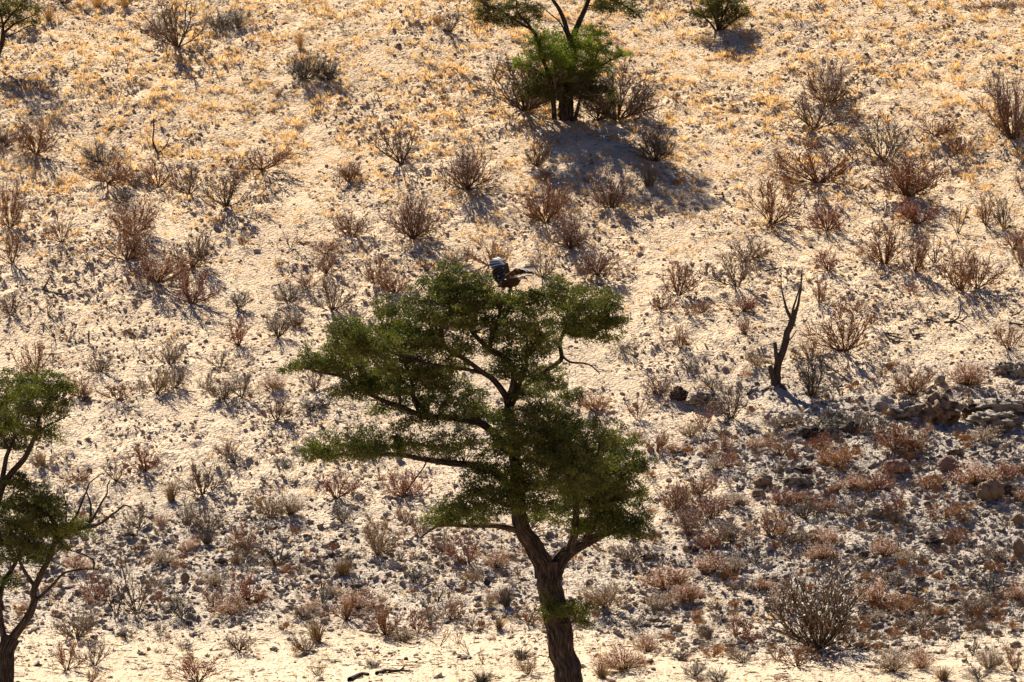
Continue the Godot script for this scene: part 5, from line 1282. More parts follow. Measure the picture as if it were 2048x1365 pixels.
	shrub("dry_shrub", "dense", "grey", 3.93, -186.60, 0.82, 0.41, "grey dense twiggy shrub, nearest one downhill of the central crown's upper right edge")
	shrub("dry_shrub", "dense", "mauve", 5.19, -183.01, 1.15, 0.81, "mauve-brown dense twiggy shrub, nearest one downhill right of the central crown's upper right edge")
	shrub("dry_shrub", "dense", "rust", -3.45, -171.92, 0.59, 0.65, "rust-brown dense twiggy shrub, nearest one downhill right of the lowest left bough")
	shrub("dry_shrub", "dense", "tan", -4.31, -168.35, 1.15, 1.18, "tan dense twiggy shrub, nearest one downhill right of the lowest left bough")
	shrub("dry_shrub", "open", "rust", -4.55, -169.53, 0.74, 0.78, "rust-brown bare twiggy shrub, nearest one downhill right of the lowest left bough")
	shrub("cushion_bush", "cushion", "tan", -5.35, -166.89, 0.70, 0.57, "tan rounded cushion bush, second nearest one uphill left of the fallen log at the bottom")
	shrub("dry_shrub", "open", "rust", -2.98, -170.21, 0.78, 0.48, "rust-brown bare twiggy shrub, nearest one uphill left of the central tree's trunk")
	shrub("dry_shrub", "dense", "mauve", -2.24, -168.93, 0.84, 0.74, "mauve-brown dense twiggy shrub, nearest one uphill left of the central tree's trunk")
	shrub("dry_shrub", "open", "red", -1.41, -167.77, 1.25, 0.97, "reddish bare twiggy shrub, nearest one uphill left of the central tree's trunk")
	shrub("cushion_bush", "cushion", "orange", -0.48, -167.67, 0.89, 0.64, "orange rounded cushion bush, nearest one uphill left of the central tree's trunk")
	shrub("dry_shrub", "dense", "tan", -1.23, -166.07, 0.73, 0.46, "tan dense twiggy shrub, nearest one uphill left of the central tree's trunk")
	shrub("dry_shrub", "dense", "dark", -3.11, -165.87, 0.73, 0.46, "blackish dense twiggy shrub, nearest one uphill of the fallen log at the bottom")
	shrub("dry_shrub", "vee", "dark", -2.33, -164.24, 0.59, 0.62, "blackish upright v-shaped shrub, nearest one uphill right of the fallen log at the bottom")
	shrub("cushion_bush", "cushion", "orange", -4.78, -163.70, 1.09, 0.72, "orange rounded cushion bush, nearest one uphill left of the fallen log at the bottom")
	shrub("dry_shrub", "dense", "rust", -3.86, -161.02, 0.92, 1.29, "rust-brown dense twiggy shrub, nearest one uphill of the fallen log at the bottom")
	shrub("cushion_bush", "cushion", "tan", -3.32, -160.26, 0.82, 0.51, "tan rounded cushion bush, nearest one uphill of the fallen log at the bottom")
	shrub("dry_shrub", "open", "red", -2.92, -161.29, 0.77, 0.81, "reddish bare twiggy shrub, nearest one uphill right of the fallen log at the bottom")
	shrub("dry_shrub", "dense", "grey", -2.52, -162.29, 0.71, 0.55, "grey dense twiggy shrub, nearest one uphill right of the fallen log at the bottom")
	shrub("dry_shrub", "dense", "rust", -1.92, -162.55, 0.87, 0.78, "rust-brown dense twiggy shrub, nearest one uphill right of the fallen log at the bottom")
	shrub("dry_shrub", "open", "brown", -1.25, -161.64, 0.52, 0.45, "brown bare twiggy shrub, nearest one left of the central tree's trunk")
	shrub("dry_shrub", "open", "rust", -0.94, -161.49, 0.40, 0.45, "rust-brown bare twiggy shrub, nearest one uphill right of the fallen log at the bottom")
	shrub("grass_tuft", "tuft", "tan", -0.40, -161.33, 0.52, 0.45, "tan grass tuft, nearest one left of the central tree's trunk")
	shrub("grass_tuft", "tuft", "grey", -0.16, -163.80, 0.72, 0.72, "grey grass tuft, nearest one left of the central tree's trunk")
	shrub("cushion_bush", "cushion", "orange", -0.38, -164.30, 0.53, 0.43, "orange rounded cushion bush, nearest one left of the central tree's trunk")
	shrub("dry_shrub", "dense", "tan", -0.78, -163.47, 0.53, 0.46, "tan dense twiggy shrub, nearest one left of the central tree's trunk")
	shrub("dry_shrub", "open", "rust", 0.48, -162.24, 1.02, 0.62, "rust-brown bare twiggy shrub, nearest one left of the central tree's trunk")
	shrub("dry_shrub", "dense", "tan", 2.96, -164.57, 1.44, 0.95, "tan dense twiggy shrub, nearest one right of the central tree's trunk")
	shrub("cushion_bush", "cushion", "orange", 4.85, -166.59, 1.71, 0.77, "orange rounded cushion bush, nearest one downhill of the central crown's lower right edge")
	shrub("cushion_bush", "cushion", "orange", 5.38, -165.22, 1.04, 0.66, "orange rounded cushion bush, nearest one uphill of the bottom edge right of the trunk")
	shrub("cushion_bush", "cushion", "tan", 4.67, -164.83, 0.78, 0.56, "tan rounded cushion bush, nearest one uphill of the bottom edge right of the trunk")
	shrub("dry_shrub", "dense", "dark", 3.78, -162.85, 0.78, 0.39, "blackish dense twiggy shrub, nearest one uphill left of the bottom edge right of the trunk")
	shrub("cushion_bush", "cushion", "orange", 4.07, -157.81, 0.87, 0.63, "orange rounded cushion bush, nearest one uphill left of the bottom edge right of the trunk")
	shrub("cushion_bush", "cushion", "orange", 3.26, -153.74, 1.49, 0.86, "orange rounded cushion bush, nearest one downhill right of the central tree's trunk")
	shrub("grass_tuft", "tuft", "tan", 2.60, -152.44, 0.73, 0.52, "tan grass tuft, nearest one left of the bottom edge right of the trunk")
	shrub("dry_shrub", "dense", "dark", 4.94, -155.98, 0.65, 0.41, "blackish dense twiggy shrub, nearest one uphill right of the bottom edge right of the trunk")
	shrub("grass_tuft", "tuft", "grey", 0.27, -156.52, 0.80, 0.44, "grey grass tuft, nearest one downhill left of the central tree's trunk")
	shrub("dry_shrub", "dense", "tan", 0.47, -152.72, 0.64, 0.55, "tan dense twiggy shrub, nearest one downhill left of the central tree's trunk")
	shrub("grass_tuft", "tuft", "grey", -0.86, -151.31, 0.95, 0.42, "grey grass tuft, nearest one right of the fallen log at the bottom")
	shrub("dry_shrub", "sparse", "tan", -1.23, -157.78, 0.57, 0.47, "tan sparse few-stemmed shrub, nearest one right of the fallen log at the bottom")
	shrub("dry_shrub", "sparse", "rust", -0.87, -155.53, 0.41, 0.40, "rust-brown sparse few-stemmed shrub, nearest one downhill left of the central tree's trunk")
	shrub("dry_shrub", "sparse", "orange", -2.22, -159.70, 0.49, 0.51, "orange sparse few-stemmed shrub, nearest one uphill right of the fallen log at the bottom")
	shrub("dry_shrub", "sparse", "orange", -1.64, -159.93, 0.52, 0.51, "orange sparse few-stemmed shrub, nearest one left of the central tree's trunk")
	shrub("dry_shrub", "dense", "dark", -4.10, -155.44, 0.50, 0.31, "blackish dense twiggy shrub, nearest one uphill left of the fallen log at the bottom")
	shrub("dry_shrub", "dense", "brown", 3.79, -168.68, 1.35, 0.71, "brown dense twiggy shrub, nearest one downhill of the central crown's lower right edge")
	shrub("dry_shrub", "dense", "rust", 5.38, -173.30, 1.09, 0.97, "rust-brown dense twiggy shrub, nearest one downhill right of the central crown's lower right edge")
	shrub("dry_shrub", "dense", "rust", 5.68, -171.48, 0.82, 0.79, "rust-brown dense twiggy shrub, third nearest one downhill right of the central crown's lower right edge")
	shrub("dry_shrub", "dense", "rust", 6.22, -174.34, 0.93, 0.84, "rust-brown dense twiggy shrub, nearest one right of the central crown's lower right edge")
	shrub("dry_shrub", "dense", "rust", 5.57, -173.68, 0.83, 0.83, "rust-brown dense twiggy shrub, second nearest one downhill right of the central crown's lower right edge")
	shrub("dry_shrub", "dense", "red", 6.46, -172.35, 1.08, 0.93, "reddish dense twiggy shrub, nearest one downhill right of the central crown's lower right edge")
	shrub("cushion_bush", "cushion", "tan", 7.42, -173.09, 0.92, 0.48, "tan rounded cushion bush, second nearest one right of the central crown's lower right edge")
	shrub("dry_shrub", "dense", "brown", 7.14, -170.45, 1.40, 0.82, "brown dense twiggy shrub, nearest one downhill right of the central crown's lower right edge")
	shrub("dry_shrub", "open", "rust", 8.44, -170.83, 1.33, 0.92, "rust-brown bare twiggy shrub, nearest one uphill left of the biggest bush lower right")
	shrub("dry_shrub", "open", "dark", 9.55, -171.77, 0.92, 0.72, "blackish bare twiggy shrub, nearest one uphill of the biggest bush lower right")
	shrub("dry_shrub", "dense", "red", 6.37, -169.96, 1.04, 0.65, "reddish dense twiggy shrub, second nearest one downhill right of the central crown's lower right edge")
	shrub("dry_shrub", "dense", "mauve", 5.80, -171.14, 0.98, 0.86, "mauve-brown dense twiggy shrub, nearest one downhill right of the central crown's lower right edge")
	shrub("cushion_bush", "cushion", "orange", 10.12, -170.08, 1.04, 0.65, "orange rounded cushion bush, nearest one downhill left of the pinkish rocks")
	shrub("dry_shrub", "dense", "brown", 9.27, -169.98, 0.91, 0.54, "brown dense twiggy shrub, nearest one uphill of the biggest bush lower right")
	shrub("cushion_bush", "cushion", "orange", 6.45, -168.28, 1.06, 0.71, "orange rounded cushion bush, nearest one downhill right of the central crown's lower right edge")
	shrub("cushion_bush", "cushion", "tan", 7.16, -168.35, 0.67, 0.71, "tan rounded cushion bush, nearest one uphill left of the biggest bush lower right")
	shrub("dry_shrub", "open", "dark", 7.90, -169.13, 0.58, 0.47, "blackish bare twiggy shrub, nearest one uphill left of the biggest bush lower right")
	shrub("cushion_bush", "cushion", "orange", 9.97, -168.75, 1.06, 0.64, "orange rounded cushion bush, nearest one uphill of the biggest bush lower right")
	shrub("cushion_bush", "cushion", "orange", 12.02, -168.82, 0.96, 0.74, "orange rounded cushion bush, nearest one downhill of the pinkish rocks")
	shrub("cushion_bush", "cushion", "tan", 12.59, -168.14, 0.67, 0.47, "tan rounded cushion bush, nearest one downhill of the pinkish rocks")
	shrub("cushion_bush", "cushion", "orange", 7.86, -166.83, 0.79, 0.53, "orange rounded cushion bush, nearest one uphill left of the biggest bush lower right")
	shrub("cushion_bush", "cushion", "orange", 8.60, -164.92, 1.01, 0.96, "orange rounded cushion bush, nearest one left of the biggest bush lower right")
	shrub("cushion_bush", "cushion", "orange", 5.57, -165.40, 0.95, 0.63, "orange rounded cushion bush, second nearest one uphill of the bottom edge right of the trunk")
	shrub("dry_shrub", "broom", "umber", 9.27, -158.71, 2.95, 2.78, "the biggest many-stemmed dark bush, near the lower right corner")
	shrub("cushion_bush", "cushion", "orange", 11.53, -164.99, 1.38, 0.86, "orange rounded cushion bush, nearest one right of the biggest bush lower right")
	shrub("dry_shrub", "dense", "grey", 12.02, -166.67, 0.95, 0.53, "grey dense twiggy shrub, nearest one uphill right of the biggest bush lower right")
	shrub("dry_shrub", "dense", "brown", 14.36, -162.98, 1.02, 0.78, "brown dense twiggy shrub, nearest one uphill left of the photo's bottom right corner")
	shrub("dry_shrub", "open", "dark", 15.12, -165.03, 0.94, 0.73, "blackish bare twiggy shrub, nearest one downhill of the round boulder")
	shrub("cushion_bush", "cushion", "orange", 15.83, -164.57, 1.03, 0.69, "orange rounded cushion bush, nearest one uphill of the photo's bottom right corner")
	shrub("dry_shrub", "open", "dark", 12.75, -165.57, 0.63, 0.43, "blackish bare twiggy shrub, nearest one right of the biggest bush lower right")
	shrub("dry_shrub", "dense", "brown", 13.15, -161.24, 0.71, 0.55, "brown dense twiggy shrub, nearest one right of the biggest bush lower right")
	shrub("dry_shrub", "open", "brown", 12.55, -161.58, 0.83, 0.58, "brown bare twiggy shrub, nearest one right of the biggest bush lower right")
	shrub("dry_shrub", "dense", "tan", 13.21, -163.26, 0.84, 0.36, "tan dense twiggy shrub, nearest one uphill left of the photo's bottom right corner")
	shrub("dry_shrub", "open", "red", 6.98, -160.59, 1.01, 0.84, "reddish bare twiggy shrub, nearest one left of the biggest bush lower right")
	shrub("grass_tuft", "tuft", "grey", 6.03, -161.72, 0.62, 0.45, "grey grass tuft, nearest one uphill right of the bottom edge right of the trunk")
	shrub("dry_shrub", "dense", "orange", 6.03, -158.03, 0.75, 0.51, "orange dense twiggy shrub, nearest one uphill right of the bottom edge right of the trunk")
	shrub("dry_shrub", "dense", "brown", 6.90, -156.70, 0.75, 0.50, "brown dense twiggy shrub, nearest one right of the bottom edge right of the trunk")
	shrub("dry_shrub", "dense", "grey", 5.30, -152.64, 0.81, 0.49, "grey dense twiggy shrub, nearest one right of the bottom edge right of the trunk")
	shrub("dry_shrub", "dense", "dark", 5.97, -151.88, 0.64, 0.49, "blackish dense twiggy shrub, nearest one right of the bottom edge right of the trunk")
	shrub("dry_shrub", "sparse", "rust", 7.92, -157.36, 0.60, 0.50, "rust-brown sparse few-stemmed shrub, nearest one downhill left of the biggest bush lower right")
	shrub("dry_shrub", "open", "rust", 8.48, -156.27, 1.16, 0.66, "rust-brown bare twiggy shrub, nearest one downhill left of the biggest bush lower right")
	shrub("cushion_bush", "cushion", "tan", 11.23, -155.03, 1.12, 0.78, "tan rounded cushion bush, nearest one downhill right of the biggest bush lower right")
	shrub("cushion_bush", "cushion", "orange", 12.07, -155.48, 0.86, 0.72, "orange rounded cushion bush, nearest one left of the photo's bottom right corner")
	shrub("grass_tuft", "tuft", "tan", 12.64, -153.80, 0.73, 0.46, "tan grass tuft, nearest one left of the photo's bottom right corner")
	shrub("dry_shrub", "sparse", "dark", 13.84, -157.74, 0.54, 0.82, "blackish sparse few-stemmed shrub, nearest one uphill left of the photo's bottom right corner")
	shrub("cushion_bush", "cushion", "tan", 14.14, -155.49, 0.83, 0.81, "tan rounded cushion bush, nearest one uphill left of the photo's bottom right corner")
	shrub("dry_shrub", "open", "rust", 14.90, -155.34, 0.71, 0.81, "rust-brown bare twiggy shrub, nearest one uphill of the photo's bottom right corner")
	shrub("dry_shrub", "dense", "grey", 13.72, -154.07, 0.82, 0.49, "grey dense twiggy shrub, nearest one left of the photo's bottom right corner")
	shrub("cushion_bush", "cushion", "tan", 11.31, -163.47, 0.72, 0.46, "tan rounded cushion bush, nearest one right of the biggest bush lower right")
	shrub("dry_shrub", "dense", "rust", 12.18, -163.68, 0.87, 0.46, "rust-brown dense twiggy shrub, nearest one right of the biggest bush lower right")
	shrub("dry_shrub", "broom", "orange", 10.95, -176.32, 1.41, 0.88, "orange tall many-stemmed bush, nearest one left of the pinkish rocks")
	shrub("cushion_bush", "cushion", "orange", 11.27, -174.31, 0.93, 0.59, "orange rounded cushion bush, nearest one left of the pinkish rocks")
	shrub("dry_shrub", "dense", "red", 12.18, -174.26, 1.10, 0.66, "reddish dense twiggy shrub, nearest one downhill left of the pinkish rocks")
	shrub("cushion_bush", "cushion", "orange", 15.37, -174.66, 1.60, 0.91, "orange rounded cushion bush, nearest one uphill left of the round boulder")
	shrub("dry_shrub", "dense", "orange", 13.78, -174.37, 0.90, 0.63, "orange dense twiggy shrub, nearest one downhill right of the pinkish rocks")
	shrub("dry_shrub", "open", "red", 12.65, -172.08, 0.82, 1.07, "reddish bare twiggy shrub, nearest one downhill of the pinkish rocks")
	shrub("dry_shrub", "dense", "rust", 14.15, -172.06, 1.28, 0.62, "rust-brown dense twiggy shrub, nearest one left of the round boulder")
	shrub("dry_shrub", "dense", "red", 12.88, -175.30, 0.77, 0.56, "reddish dense twiggy shrub, nearest one left of the pinkish rocks")
	shrub("dry_shrub", "open", "red", 7.27, -176.37, 0.77, 0.67, "reddish bare twiggy shrub, nearest one right of the central crown's lower right edge")
	shrub("cushion_bush", "cushion", "tan", 6.86, -176.29, 0.67, 0.60, "tan rounded cushion bush, nearest one right of the central crown's lower right edge")
	shrub("grass_tuft", "tuft", "grey", 12.53, -171.40, 0.75, 0.48, "grey grass tuft, nearest one downhill of the pinkish rocks")
	shrub("dry_shrub", "dense", "rust", 14.43, -170.16, 0.81, 0.48, "rust-brown dense twiggy shrub, nearest one downhill left of the round boulder")
	shrub("dry_shrub", "dense", "brown", 15.52, -168.76, 0.93, 0.61, "brown dense twiggy shrub, nearest one downhill of the round boulder")
	shrub("dry_shrub", "dense", "rust", 10.19, -172.33, 1.12, 0.52, "rust-brown dense twiggy shrub, nearest one downhill left of the pinkish rocks")
	shrub("dry_shrub", "dense", "red", 8.76, -172.96, 0.96, 0.59, "reddish dense twiggy shrub, nearest one uphill of the biggest bush lower right")
	shrub("dry_shrub", "dense", "rust", 9.28, -173.18, 1.09, 0.52, "rust-brown dense twiggy shrub, nearest one left of the pinkish rocks")
	shrub("dry_shrub", "open", "brown", 11.02, -171.95, 0.75, 0.72, "brown bare twiggy shrub, nearest one downhill left of the pinkish rocks")
	shrub("dry_shrub", "dense", "red", 16.60, -175.43, 0.90, 0.63, "reddish dense twiggy shrub, nearest one uphill right of the round boulder")
	shrub("dry_shrub", "dense", "rust", 16.71, -173.11, 0.66, 0.66, "rust-brown dense twiggy shrub, nearest one right of the round boulder")

	cover()
	small_scrub()

func cover() -> void:
	rng.seed = 31
	# clods of crusted sand
	var places := []
	var colors := []
	while places.size() < 90000:
		var q := spot()
		var keep := (0.10 + 0.90 * smoothstep(154.0, 164.0, q.y)) * (1.0 - 0.85 * trail(q.x, q.y)) * clampf(0.7 + 1.6 * n_patch.get_noise_2d(q.x * 2.2 + 70.0, q.y * 1.6), 0.15, 1.0)
		keep *= clampf(0.55 + 1.3 * n_patch.get_noise_2d(q.x * 5.0, q.y * 5.0), 0.1, 1.0)
		if rng.randf() > keep:
			continue
		var s := 0.022 + 0.09 * pow(rng.randf(), 5.0)
		places.append(seat(q.x, q.y, Vector3(s * rng.randf_range(1.0, 2.6), s * rng.randf_range(0.5, 1.0), s * rng.randf_range(0.8, 1.6)), 0.4))
		var v := rng.randf_range(0.4, 1.0)
		colors.append(Color(0.54 * v, 0.42 * v, 0.29 * v))
	var lump := stone_low(5)
	var clod_mat := tinted(0.97)
	scatter("sand_clods", "small crusted clods of sand strewn over the whole slope", "sand clods", lump, clod_mat, places, colors)
	# rubble
	places = []
	colors = []
	while places.size() < 38000:
		var q := spot()
		var s0 := stony(q.x, q.y)
		if rng.randf() > s0 * s0 + 0.012:
			continue
		var s := 0.025 + 0.24 * pow(rng.randf(), 9.0)
		places.append(seat(q.x, q.y, Vector3(s * rng.randf_range(0.9, 1.7), s * rng.randf_range(0.7, 1.1), s * rng.randf_range(0.9, 1.4)), 0.4))
		var v := rng.randf_range(0.3, 1.3)
		colors.append(Color(0.34 * v, 0.295 * v, 0.245 * v))
	scatter("rubble", "grey calcrete rubble scattered over the lower slope", "gravel", stone_low(8), clod_mat, places, colors)
	# grass stubble
	places = []
	colors = []
	while places.size() < 27000:
		var q := spot()
		var up := smoothstep(186.0, 212.0, q.y + 10.0 * n_patch.get_noise_2d(q.x * 1.5, q.y * 1.5))
		var patch := clampf(0.35 + 1.5 * n_patch.get_noise_2d(q.x * 9.0 + 50.0, q.y * 9.0), 0.03, 1.0)
		var keep := (0.10 + 0.90 * up) * patch * (1.0 - 0.8 * trail(q.x, q.y))
		if q.y < 163.0:
			keep *= 0.3
		if rng.randf() > keep:
			continue
		var s := rng.randf_range(0.05, 0.13) * (1.0 + 2.6 * up * pow(rng.randf(), 8.0))
		places.append(seat(q.x, q.y, Vector3(s * 1.2, s, s * 1.2), 0.15))
		var v := rng.randf_range(0.65, 1.1)
		var g := rng.randf()
		colors.append(Color(0.66 * v, lerpf(0.39, 0.47, g) * v, lerpf(0.13, 0.23, g) * v))
	var b := Buf.new()
	for k in 22:
		var a := rng.randf() * TAU
		var out := Vector3(cos(a), 0, sin(a))
		var tilt := rng.randf_range(0.05, 0.9)
		var foot := out * rng.randf() * 0.4
		leaf(b, foot, out * sin(tilt) + Vector3.UP * cos(tilt), Vector3(-out.z, 0, out.x), rng.randf_range(0.5, 1.1), 0.075, Color.WHITE)
	scatter("dry_grass", "short golden grass stubble covering the upper slope", "grass", b.mesh(), tinted(0.9, Color(1.0, 1.0, 1.0)), places, colors)
	# small burnt forbs and twigs
	places = []
	while places.size() < 22000:
		var q := spot()
		var keep := clampf(0.4 + 1.4 * n_patch.get_noise_2d(q.x * 7.0 + 90.0, q.y * 7.0), 0.03, 1.0) * (1.0 - 0.8 * trail(q.x, q.y))
		if rng.randf() > keep * (0.45 if q.y < 160.0 else 1.0):
			continue
		var s := rng.randf_range(0.06, 0.22)
		places.append(seat(q.x, q.y, Vector3(s, s * 0.8, s), 0.3))
	scatter("dead_forbs", "tiny dead dark forbs dotted between the shrubs", "dead plants", forms["sparse"][1][1], plain(0.075, 0.055, 0.042), places)
	places = []
	while places.size() < 26000:
		var q := spot()
		if rng.randf() > clampf(0.4 + 1.4 * n_patch.get_noise_2d(q.x * 5.0 + 20.0, q.y * 5.0 + 70.0), 0.05, 1.0):
			continue
		var l := 0.07 + 0.38 * pow(rng.randf(), 3.0)
		var tr := seat(q.x, q.y, Vector3(l, l * 0.8, l), 0.12)
		tr.origin.y += 0.012
		places.append(tr)
	var sb := Buf.new()
	rod(sb, PackedVector3Array([Vector3(-0.5, 0, 0), Vector3(-0.1, 0.05, 0.08), Vector3(0.25, 0.02, 0.02), Vector3(0.55, 0.06, 0.12)]), 0.04, 0.018, 4)
	rod(sb, PackedVector3Array([Vector3(-0.1, 0.05, 0.08), Vector3(0.1, 0.1, 0.3)]), 0.025, 0.012, 4)
	scatter("fallen_twigs", "short dead twigs littering the sand", "twigs", sb.mesh(), plain(0.07, 0.052, 0.04), places)

func small_scrub() -> void:
	rng.seed = 47
	var lists := [[], [], []]
	while lists[0].size() + lists[1].size() + lists[2].size() < 1000:
		var q := spot()
		var keep := 0.06 + 0.94 * stony(q.x, q.y)
		if q.y > 190.0:
			keep = 0.05
		if q.x < 3.0:
			keep *= 0.45
		if rng.randf() > keep * clampf(0.5 + 1.5 * n_patch.get_noise_2d(q.x * 8.0 + 30.0, q.y * 8.0), 0.05, 1.0):
			continue
		var s := 0.14 + 0.28 * pow(rng.randf(), 2.0)
		lists[rng.randi() % 3].append(seat(q.x, q.y, Vector3(s * 1.3, s, s * 1.3), 0.15))
	var tones := ["rust", "orange", "brown"]
	for k in 3:
		var shape: Array = forms["dense" if k != 1 else "cushion"][k]
		scatter("small_scrub", ["knee-low rust scrub filling the gaps between shrubs", "little orange scrub dotted over the stony ground", "little brown scrub dotted over the stony ground"][k], "scrub", shape[1], mats[tones[k]][1], lists[k])

func stone_low(no: int) -> ArrayMesh:
	var b := Buf.new()
	rng.seed = 60 + no
	var t := SphereMesh.new()
	t.radial_segments = 8
	t.rings = 4
	t.radius = 0.5
	t.height = 1.0
	var a := t.get_mesh_arrays()
	b.v = a[Mesh.ARRAY_VERTEX]
	b.i = a[Mesh.ARRAY_INDEX]
	for k in b.v.size():
		b.v[k] *= 1.0 + 1.3 * n_rock.get_noise_3d(b.v[k].x * 2.6 + no * 3.7, b.v[k].y * 2.6, b.v[k].z * 2.6)
	return b.mesh()

# ---------------------------------------------------------------- the vulture
# the smooth union of tapered capsules, meshed with one vertex in each cell that the surface crosses
func skin(bones: Array, cell: float, blend: float, tint: Callable) -> ArrayMesh:
	var lo := Vector3.ONE * 1e9
	var hi := Vector3.ONE * -1e9
	for q in bones:
		for j in [0, 1]:
			var r: float = q[2 + j]
			lo = lo.min(q[j] - Vector3.ONE * (r + 0.05))
			hi = hi.max(q[j] + Vector3.ONE * (r + 0.05))
	var nx := int((hi.x - lo.x) / cell) + 2
	var ny := int((hi.y - lo.y) / cell) + 2
	var nz := int((hi.z - lo.z) / cell) + 2
	var f := PackedFloat32Array()
	f.resize(nx * ny * nz)
	f.fill(1.0)
	for q in bones:
		var a: Vector3 = q[0]
		var ab: Vector3 = q[1] - q[0]
		var ra: float = q[2]
		var rb: float = q[3]
		var reach := maxf(ra, rb) + 0.07
		var l := ((a.min(q[1]) - Vector3.ONE * reach - lo) / cell).floor().max(Vector3.ZERO)
		var u := ((a.max(q[1]) + Vector3.ONE * reach - lo) / cell).ceil().min(Vector3(nx - 1, ny - 1, nz - 1))
		for z in range(int(l.z), int(u.z) + 1):
			for y in range(int(l.y), int(u.y) + 1):
				for x in range(int(l.x), int(u.x) + 1):
					var p := lo + Vector3(x, y, z) * cell
					var t := clampf((p - a).dot(ab) / maxf(ab.length_squared(), 1e-9), 0.0, 1.0)
					var d := p.distance_to(a + ab * t) - lerpf(ra, rb, t)
					var k := (z * ny + y) * nx + x
					var h := clampf(0.5 + 0.5 * (f[k] - d) / blend, 0.0, 1.0)
					f[k] = lerpf(f[k], d, h) - blend * h * (1.0 - h)
	var b := Buf.new()
	var id := {}
	for z in nz - 1:
		for y in ny - 1:
			for x in nx - 1:
				var k := (z * ny + y) * nx + x
				var sum := Vector3.ZERO
				var hits := 0
				var grad := Vector3.ZERO
				var low := 1e9
				var high := -1e9
				for c in 8:
					var val := f[k + (c & 1) + ((c >> 1) & 1) * nx + (c >> 2) * nx * ny]
					low = minf(low, val)
					high = maxf(high, val)
					grad += Vector3((c & 1) * 2 - 1, ((c >> 1) & 1) * 2 - 1, (c >> 2) * 2 - 1) * val
				if low > 0.0 or high <= 0.0:
					continue
				for e in [[0, 1], [2, 3], [4, 5], [6, 7], [0, 2], [1, 3], [4, 6], [5, 7], [0, 4], [1, 5], [2, 6], [3, 7]]:
					var i0: int = e[0]
					var i1: int = e[1]
					var f0 := f[k + (i0 & 1) + ((i0 >> 1) & 1) * nx + (i0 >> 2) * nx * ny]
					var f1 := f[k + (i1 & 1) + ((i1 >> 1) & 1) * nx + (i1 >> 2) * nx * ny]
					if (f0 <= 0.0) != (f1 <= 0.0):
						var t := f0 / (f0 - f1)
						sum += Vector3(i0 & 1, (i0 >> 1) & 1, i0 >> 2).lerp(Vector3(i1 & 1, (i1 >> 1) & 1, i1 >> 2), t)
						hits += 1
				id[k] = b.v.size()
				var at := lo + (Vector3(x, y, z) + sum / hits) * cell
				b.v.append(at)
				b.n.append(grad.normalized())
				b.c.append(tint.call(at))
	var steps := [1, nx, nx * ny]
	for k in id.keys():
		for axis in 3:
			var s0: int = steps[axis]
			var s1: int = steps[(axis + 1) % 3]
			var s2: int = steps[(axis + 2) % 3]
			if k + s0 >= f.size() or (f[k] <= 0.0) == (f[k + s0] <= 0.0):
				continue
			if not (id.has(k - s1) and id.has(k - s2) and id.has(k - s1 - s2)):
				continue
			var q := [id[k], id[k - s1], id[k - s1 - s2], id[k - s2]]
			if f[k] > 0.0:
				q.reverse()
			b.i.append_array(PackedInt32Array([q[0], q[1], q[2], q[0], q[2], q[3]]))
	# turn every face to agree with its normals
	for t in range(0, b.i.size(), 3):
		var fn := (b.v[b.i[t + 2]] - b.v[b.i[t]]).cross(b.v[b.i[t + 1]] - b.v[b.i[t]])
		if fn.dot(b.n[b.i[t]] + b.n[b.i[t + 1]] + b.n[b.i[t + 2]]) < 0.0:
			var s := b.i[t + 1]
			b.i[t + 1] = b.i[t + 2]
			b.i[t + 2] = s
	return b.mesh(true)

func feather(foot: Vector3, tip: Vector3, face: Vector3, wide: float) -> ArrayMesh:
	var b := Buf.new()
	var along := tip - foot
	var across := along.normalized().cross(face).normalized()
	var over := across.cross(along.normalized())
	var prof := [0.25, 0.75, 1.0, 1.0, 0.85, 0.12]
	for k in 6:
		var t := k / 5.0
		var mid := foot + along * t + over * along.length() * 0.10 * sin(PI * t)
		b.v.append(mid + across * wide * 0.5 * prof[k])
		b.v.append(mid + over * 0.012 * (1.0 - 0.7 * t))
		b.v.append(mid - across * wide * 0.5 * prof[k])
		b.v.append(mid - over * 0.004)
	for k in 5:
		for s in 4:
			var a := k * 4 + s
			var c := k * 4 + (s + 1) % 4
			b.i.append_array(PackedInt32Array([a, c, a + 4, c, c + 4, a + 4]))
	return b.mesh()

func fan(o: Node3D, called: String, feet: Array, tips: Array, count: int, face: Vector3, wide: float, tones: Array) -> void:
	for k in count:
		var t := float(k) / (count - 1)
		var at := t * (feet.size() - 1)
		var i := mini(int(at), feet.size() - 2)
		var foot: Vector3 = feet[i].lerp(feet[i + 1], at - i)
		at = t * (tips.size() - 1)
		i = mini(int(at), tips.size() - 2)
		var tip: Vector3 = tips[i].lerp(tips[i + 1], at - i)
		part(called, feather(foot, tip + Vector3(0, 0, 0.012 * (k % 2)), face, wide), tones[k % tones.size()], o)

